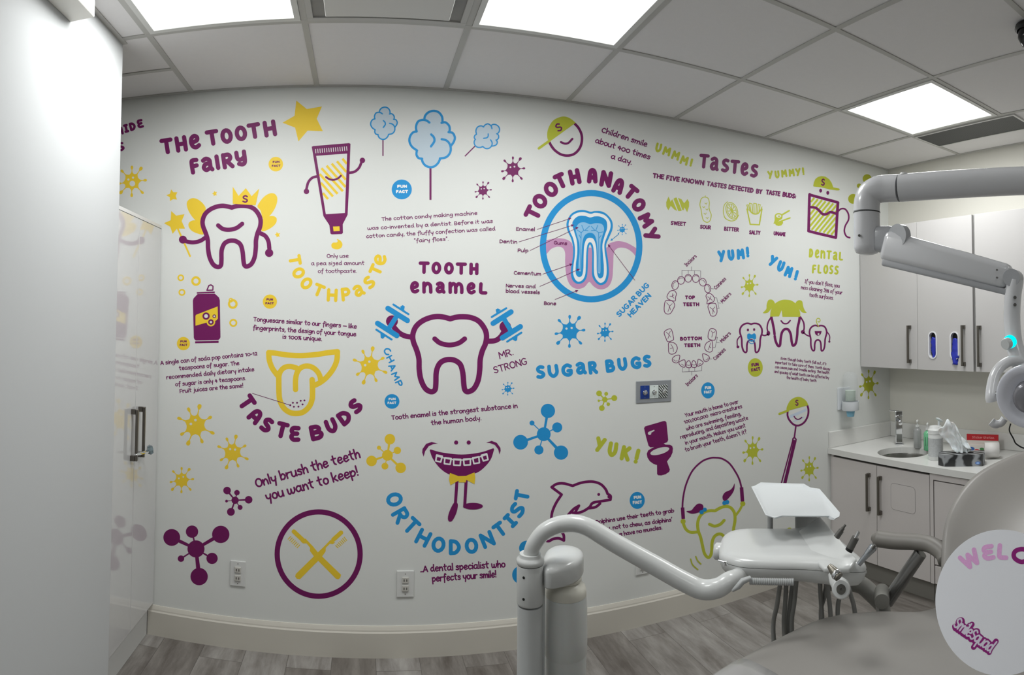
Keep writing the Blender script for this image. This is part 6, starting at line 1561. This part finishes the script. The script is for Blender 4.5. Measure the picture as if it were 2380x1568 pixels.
# instrument tray
TRZ = .902
top = [(1746, 1131), (1754, 1129), (1768, 1121), (1868, 1124), (1884, 1133), (1898, 1135), (1905, 1136), (1952, 1191), (1951, 1200), (1940, 1206), (1928, 1199), (1818, 1198), (1801, 1203), (1779, 1196)]
TP = [on_level(x, y, TRZ) for x, y in top]; tc_ = sum(TP, Vector()) / len(TP)
bm = bmesh.new(); R_ = []
for s, z in ((.90, -.0085), (.985, -.0035), (1.0, .001), (.985, .0015), (.90, -.0055), (.89, -.0065)):
    R_.append([bm.verts.new(tc_ + (p - tc_) * s + Z * z) for p in TP])
k = len(TP)
for a, b in zip(R_, R_[1:]):
    for i in range(k): bm.faces.new((a[i], a[(i + 1) % k], b[(i + 1) % k], b[i]))
bm.faces.new(R_[0][::-1]); bm.faces.new(R_[-1]); bmesh.ops.recalc_face_normals(bm, faces=bm.faces)
for v_ in bm.verts: v_.co -= tc_
o = link('instrument_tray', bm, mat('tray_white', 'cdd1d3', 0.3), smooth=30); o.location = tc_
tag(o, 'flat white empty instrument tray above the delivery head', 'tray')

# ------------------------------------------------------------------ patient chair
t = thing('patient_chair', 'grey upholstered dental patient chair with wide seat and reclined back', 'dental chair', (1.05, 1.03, 0))
def loft(bm, st, n=28, e=2.6):
    """stations (x, yc, half width, z top, thickness, crown, edge lift)"""
    R_ = []
    for x, yc, hw, zt, th, crown, lift in st:
        ring = []
        for k in range(n):
            a = 2 * pi * k / n; c, s = cos(a), sin(a)
            u_ = (abs(c) ** (2 / e)) * (1 if c >= 0 else -1); w_ = (abs(s) ** (2 / e)) * (1 if s >= 0 else -1)
            z = zt - th / 2 + w_ * th / 2 + (crown * (1 - u_ * u_) if s > 0 else 0) + lift * u_ * u_
            ring.append(bm.verts.new((x, yc + u_ * hw, z)))
        R_.append(ring)
    for a, b in zip(R_, R_[1:]):
        for i in range(n): bm.faces.new((a[i], a[(i + 1) % n], b[(i + 1) % n], b[i]))
    bm.faces.new(R_[0][::-1]); bm.faces.new(R_[-1]); bmesh.ops.recalc_face_normals(bm, faces=bm.faces)
def smooth_st(st, n=5): return [tuple(q) for q in spline(st, n)]
seat = [(.02, 1.03, .13, .61, .07, .004, 0), (.06, 1.03, .20, .617, .085, .006, 0), (.25, 1.03, .24, .627, .09, .010, 0), (.5, 1.04, .270, .633, .095, .012, 0), (.75, 1.055, .300, .637, .10, .012, 0), (.95, 1.065, .345, .638, .105, .012, .006),
        (1.15, 1.07, .366, .642, .11, .008, .010), (1.33, 1.06, .368, .642, .11, .002, .016), (1.47, 1.03, .318, .636, .11, .0, .016), (1.56, 1.00, .245, .634, .10, 0, .01), (1.64, .98, .20, .645, .09, 0, .01), (1.68, .975, .15, .66, .07, 0, 0)]
bm = bmesh.new(); loft(bm, smooth_st(seat)); link('seat_cushion', bm, M_LEA, t, smooth='all')
fc = [(x, yc, hw + .004, zt + .0035, th + .006, cr_, li) for x, yc, hw, zt, th, cr_, li in smooth_st(seat) if .01 < x < 1.02]
bm = bmesh.new(); loft(bm, fc); o = link('foot_cover', bm, mat('clear_vinyl_cover', '9d9c9b', 0.25, coat=.4), t, smooth='all')
o['label'] = 'paler glossy vinyl cover over the foot end'
back = [(1.52, .975, .11, .650, .05, 0, .04), (1.56, .97, .170, .695, .075, 0, .08), (1.65, .96, .235, .785, .09, 0, .115), (1.76, .95, .275, .845, .09, 0, .125), (1.90, .935, .290, .900, .09, 0, .125), (2.08, .92, .265, .945, .085, 0, .110), (2.24, .91, .21, .985, .075, 0, .08), (2.34, .91, .14, 1.01, .06, 0, .04)]
bm = bmesh.new(); loft(bm, smooth_st(back)); link('backrest', bm, M_LEA, t, smooth='all')
bm = bmesh.new(); lathe(bm, [(0, .001), (.26, .001), (.26, .03), (.16, .06), (.12, .09), (.11, .44), (.20, .505), (0, .505)], 40, (1.05, 1.03, 0)); link('pedestal', bm, M_WH2, t, smooth=40)
bm = bmesh.new(); tube(bm, [(1.25, 1.0, .49), (1.5, .97, .52), (1.75, .95, .66), (1.95, .93, .76)], [.05, .05, .045, .04], 16, flat=.6); link('back_support', bm, mat('arm_dark_grey', '85847f', 0.45), t, smooth=50)
# lower arm joining the head to the hinge beside the chair
bm = bmesh.new(); LA = [at_r(1925, 1352, 2.16), at_r(1965, 1352, 2.16), at_r(2000, 1358, 2.15), at_r(2025, 1378, 2.14), at_r(2048, 1400, 2.12)]
tube(bm, spline([tuple(p) for p in LA], 6), .029, 20); link('swing_arm', bm, mat('arm_dark_grey', '85847f', 0.45), t, smooth=50)

# armrest on the far side
AR = [at_r(2027, 1248, 2.16), at_r(2045, 1252, 2.15), at_r(2085, 1257, 2.13), at_r(2130, 1259, 2.11), at_r(2165, 1266, 2.08), at_r(2192, 1286, 2.04), at_r(2200, 1304, 2.01)]
bm = bmesh.new(); tube(bm, spline([tuple(p) for p in AR], 6), [(.012 + .021 * min(1, i / 5)) if i < 6 else .033 - .0001 * i for i in range(6 * 6 + 1)], 20, flat=.85); o = link('armrest', bm, M_ARMP, t, smooth='all')
bm = bmesh.new(); tube(bm, [at_r(2140, 1284, 2.10), at_r(2062, 1398, 2.12)], [.0225, .0225], 24); link('armrest_post', bm, mat('armrest_post_metal', '8d8d8c', 0.25, metal=.8), t, smooth=40)
bm = bmesh.new(); h0 = at_r(2050, 1394, 2.03); hd_ = Vector((-h0.x, -h0.y, 0)).normalized(); cyl(bm, h0 - hd_ * .07, h0 + hd_ * .012, .0245, 28); link('hinge', bm, mat('arm_dark_grey', '85847f', 0.45), t, smooth=40)
bm = bmesh.new(); tube(bm, [at_r(2050, 1400, 2.10), (1.45, 1.25, .50), (1.2, 1.1, .47)], [.024, .026, .03], 16); link('armrest_bracket', bm, mat('arm_dark_grey', '85847f', 0.45), t, smooth=50)

# ------------------------------------------------------------------ welcome disc leaning on the chair
DC = at_r(2328, 1394, 1.53); rD = 0.1635
hz = Vector((-DC.x, -DC.y, 0)).normalized(); lean = radians(17)
nD = (hz * cos(lean) + Z * sin(lean)).normalized(); uD = Vector((-hz.y, hz.x, 0)); vD = nD.cross(uD).normalized()
if vD.z < 0: vD = -vD
right = uD if uD.dot(ROT.col[0]) > 0 else -uD
def on_disc(px, py, d):
    r_ = ray(px, py); o = Vector((0, 0, EYE)); pp = DC + nD * (.0032 + d)
    k = (pp - o).dot(nD) / r_.dot(nD); return o + r_ * k
t = thing('welcome_disc', 'round white glossy welcome sign disc leaning on the patient chair', 'sign', tuple(DC))
bm = bmesh.new(); n = 96
A1 = [bm.verts.new(DC + nD * .003 + right * (rD * cos(2 * pi * i / n)) + vD * (rD * sin(2 * pi * i / n))) for i in range(n)]
B1 = [bm.verts.new(v.co - nD * .006) for v in A1]
for i in range(n): bm.faces.new((A1[i], A1[(i + 1) % n], B1[(i + 1) % n], B1[i]))
bm.faces.new(A1); bm.faces.new(B1[::-1]); bmesh.ops.recalc_face_normals(bm, faces=bm.faces); link('disc', bm, mat('white_gloss_board', 'f3f5fb', 0.12, coat=0.5), t)
M_PK = mat('pink_glitter_print', 'efb4e8', 0.35, vary=.12, vscale=300); M_DP = mat('magenta_print', '97207f', 0.35)
for ch, x, y, r_, h, w_, mm in (('W', 483, 826, -30, 112, 132, M_PK), ('E', 598, 782, -10, 104, 84, M_PK), ('L', 692, 777, 2, 108, 74, M_PK), ('C', 806, 800, 8, 112, 118, M_DP), ('O', 907, 872, 44, 108, 108, M_DP), ('M', 975, 985, 69, 106, 118, M_PK), ('E', 992, 1105, 93, 100, 80, M_PK)):
    lay('sign_letter', letter(Shape('h4', 4), ch, x, y, h, w_, r_, 29), mm, t, 0, on_disc)
lg = Shape('h4', 4); text(lg, 'SmileSquad', (364, 1254), (618, 1432), 84, 34, False, gap=8); lay('logo_outline', lg, M_DP, t, 0, on_disc)
lg = Shape('h4', 4); text(lg, 'SmileSquad', (370, 1250), (614, 1426), 80, 11, False, gap=8); lay('logo_script', lg, mat('logo_pale', 'e6dff0', 0.3), t, 1, on_disc)

# ------------------------------------------------------------------ overhead operating lamp
t = thing('operating_lamp', 'grey overhead operating lamp with elbow, spring arm and ring head', 'dental lamp', tuple(at_r(2015, 500, 1.56)))
RL = 1.56
hp = [at_r(2015, 492, RL), at_r(2016, 470, RL), at_r(2023, 452, RL), at_r(2040, 441, RL - .005), at_r(2062, 438, RL - .01), at_r(2090, 437, RL - .02)]
bm = bmesh.new(); tube(bm, spline([tuple(p) for p in hp], 7), .0345, 32); link('elbow', bm, M_LIGHTG, t, smooth=60)
E0, E1 = at_r(2090.8, 437, RL - .02), at_r(2380, 420, 1.50)
dE = (E1 - E0).normalized()
bm = bmesh.new(); cyl(bm, E0 + dE * .001, E0 + dE * 1.05, .0348, 32); link('ceiling_arm', bm, M_LIGHTG, t, smooth=40)
ee = E0 + dE * 1.05
bm = bmesh.new(); cyl(bm, ee + Z * -.05, (ee.x, ee.y, CH - .001), .042, 24); link('ceiling_post', bm, M_LIGHTG, t, smooth=40)
bm = bmesh.new()
for x_ in (2101, 2176):
    b0 = at_r(x_, 437, RL - .03) + Z * .0335; lathe(bm, [(0, .0), (.011, .0), (.009, .005), (0, .006)], 14, b0)
link('cover_caps', bm, mat('cap_white', 'd6d6d4', 0.4), t, smooth=40)
c0 = at_r(2015, 540, RL)
zt = at_r(2015, 494, RL).z; zb = at_r(2015, 591, RL).z
bm = bmesh.new(); lathe(bm, [(0, zb), (.018, zb), (.028, zb + .004), (.0335, zb + .014), (.0345, zb + .022), (.0345, zt - .001), (0, zt - .001)], 36, (c0.x, c0.y, 0)); link('swivel_housing', bm, M_LIGHTG, t, smooth=60)
bm = bmesh.new(); lathe(bm, [(.0349, 0), (.0349, .0018)], 36, (c0.x, c0.y, zt - .0015)); link('joint_ring', bm, M_GAP, t)
bm = bmesh.new(); s0 = at_r(1997, 547, RL - .034); sd = Vector((-s0.x, -s0.y, 0)).normalized(); cyl(bm, s0 - sd * .004, s0 + sd * .0015, .0032, 12); link('housing_screw', bm, M_GM, t)
# yoke + spring arm
def bar(bm, a, b, ha, hb, wa, wb, bev=.010, up=Z):
    d = (b - a).normalized(); s = d.cross(up).normalized(); w = s.cross(d).normalized()
    vs = []
    for p, h, wd in ((a, ha, wa), (b, hb, wb)):
        for i, j in ((-1, -1), (1, -1), (1, 1), (-1, 1)): vs.append(bm.verts.new(p + s * (i * wd / 2) + w * (j * h / 2)))
    fs = [bm.faces.new([vs[i] for i in q]) for q in ((0, 3, 2, 1), (4, 5, 6, 7), (0, 1, 5, 4), (1, 2, 6, 5), (2, 3, 7, 6), (3, 0, 4, 7))]
    bmesh.ops.recalc_face_normals(bm, faces=fs)
    if bev: bmesh.ops.bevel(bm, geom=list({e for f in fs for e in f.edges}), offset=bev, segments=3, affect='EDGES', profile=.5)
    return s, w
bm = bmesh.new(); bar(bm, at_r(2030, 556, RL - .005), at_r(2082, 556, RL - .03), .066, .066, .045, .045, .016); link('yoke', bm, M_LIGHTD, t, smooth=50)
A_, B_ = at_r(2056, 570, RL - .035), at_r(2349, 645, 1.42)
bm = bmesh.new(); bar(bm, A_, B_, .076, .058, .050, .046, .016); link('spring_arm', bm, M_LIGHTG, t, smooth=50)
bm = bmesh.new(); ud = (B_ - A_).normalized(); bar(bm, A_ + ud * .0 - Z * .042, B_ - Z * .036, .020, .014, .040, .036, .005); link('arm_underside_cover', bm, M_LIGHTD, t, smooth=50)
bm = bmesh.new(); sN = ud.cross(Z).normalized(); sN = sN if sN.dot(A_) < 0 else -sN
p0 = at_r(2088, 549, RL - .065); dN = (sN * .55 - Vector((ROT.col[0][0], ROT.col[0][1], 0)) * .85).normalized(); cyl(bm, p0 - dN * .012, p0 + dN * .006, .030, 32); link('pivot_disc', bm, M_LIGHTD, t, smooth=40)
bm = bmesh.new(); p0 = at_r(2352, 645, 1.40); cyl(bm, p0 - sN * .035, p0 + sN * .006, .020, 28); link('pivot_disc', bm, M_LIGHTD, t, smooth=40)
bm = bmesh.new()
for y_ in (627, 645): s0 = at_r(2317, y_, 1.395); cyl(bm, s0 - sN * .003, s0 + sN * .001, .0022, 10)
link('arm_screws', bm, M_GM, t)
bm = bmesh.new(); tube(bm, spline([tuple(p) for p in (at_r(2360, 650, 1.41), at_r(2354, 690, 1.41), at_r(2352, 740, 1.41), at_r(2356, 790, 1.40), at_r(2368, 835, 1.39), at_r(2378, 862, 1.38))], 6), [.0200 + .001 * (i > 20) for i in range(31)], 24, flat=.9); va = link('vertical_arm', bm, M_LIGHTG, t, smooth=60)
bm = bmesh.new()
for y_ in (691, 708): s0 = at_r(2359, y_, 1.388); sd = Vector((-s0.x, -s0.y, 0)).normalized(); cyl(bm, s0 - sd * .003, s0 + sd * .002, .0038, 14)
link('arm_bolts', bm, M_GM, t)
b0 = at_r(2346, 796, 1.385); bd = Vector((-b0.x * .8 - b0.y * .5, -b0.y * .8 + b0.x * .5, 0)).normalized(); bd = (bd * .7 + Vector((-ROT.col[0][0], -ROT.col[0][1], -.5)) * .5).normalized()
bm = bmesh.new(); lathe(bm, [(.0135, -.012), (.0165, -.006), (.0165, .0), (.0135, .004), (0, .004)], 28, b0, bd); link('glow_ring', bm, lamp_mat('cyan_glow', (0.0, 0.85, 0.9, 1), 1.6), t, smooth=50)
bm = bmesh.new(); lathe(bm, [(.0132, .0042), (.0132, .014), (.0115, .017), (0, .017)], 28, b0, bd); link('sensor_knob', bm, M_WH2, t, smooth=50)
# yoke hoop and head
hoop = [at_r(2374, 838, 1.38), at_r(2350, 838, 1.37), at_r(2328, 850, 1.36), at_r(2313, 870, 1.35), at_r(2306, 895, 1.34), at_r(2303, 920, 1.33), at_r(2305, 932, 1.33)]
bm = bmesh.new(); tube(bm, spline([tuple(p) for p in hoop], 6), [.0145] * 37, 20, flat=.8); link('head_yoke', bm, M_LIGHTG, t, smooth=60)
bm = bmesh.new(); cyl(bm, at_r(2306, 914, 1.33), at_r(2330, 914, 1.32), .006, 16); link('yoke_pin', bm, M_CHROME, t, smooth=40)
hc = at_r(2392, 922, 1.28); hdn = (Vector((-hc.x, -hc.y, 0)).normalized() * .80 + Vector((-.25, .1, 0)) - Z * .25).normalized()
bm = bmesh.new(); lathe(bm, [(0, -.045), (.03, -.043), (.055, -.030), (.068, -.012), (.0705, 0), (.0700, .003)], 48, hc, hdn); link('head_shell', bm, M_LIGHTG, t, smooth=60)
bm = bmesh.new(); lathe(bm, [(.0698, .0032), (.066, .006), (.052, .001), (.036, -.008), (.034, -.0085)], 48, hc, hdn); link('reflector_ring', bm, mat('reflector', 'e8eaf4', 0.25, metal=.1), t, smooth=60)
bm = bmesh.new(); lathe(bm, [(.0338, -.0085), (.033, .010), (.026, .014), (0, .016)], 36, hc, hdn); link('center_lens', bm, mat('lens_grey', '8a8a90', 0.2, metal=.3), t, smooth=60)
bm = bmesh.new(); tube(bm, spline([tuple(p) for p in (at_r(2335, 972, 1.30), at_r(2326, 983, 1.30), at_r(2312, 985, 1.30), at_r(2304, 979, 1.30))], 5), [.008] * 8 + [.009] * 8, 16); link('head_handle', bm, M_LIGHTG, t, smooth=True)
bm = bmesh.new(); cb = [at_r(2349, 984, 1.34), at_r(2346, 1000, 1.34), at_r(2355, 1018, 1.34), at_r(2363, 1032, 1.34), at_r(2385, 1040, 1.34), at_r(2400, 1010, 1.34), at_r(2392, 960, 1.32)]
tube(bm, spline([tuple(p) for p in cb], 6), .0016, 8); link('cable', bm, mat('black_plastic', '141414', .35), t, smooth=True)
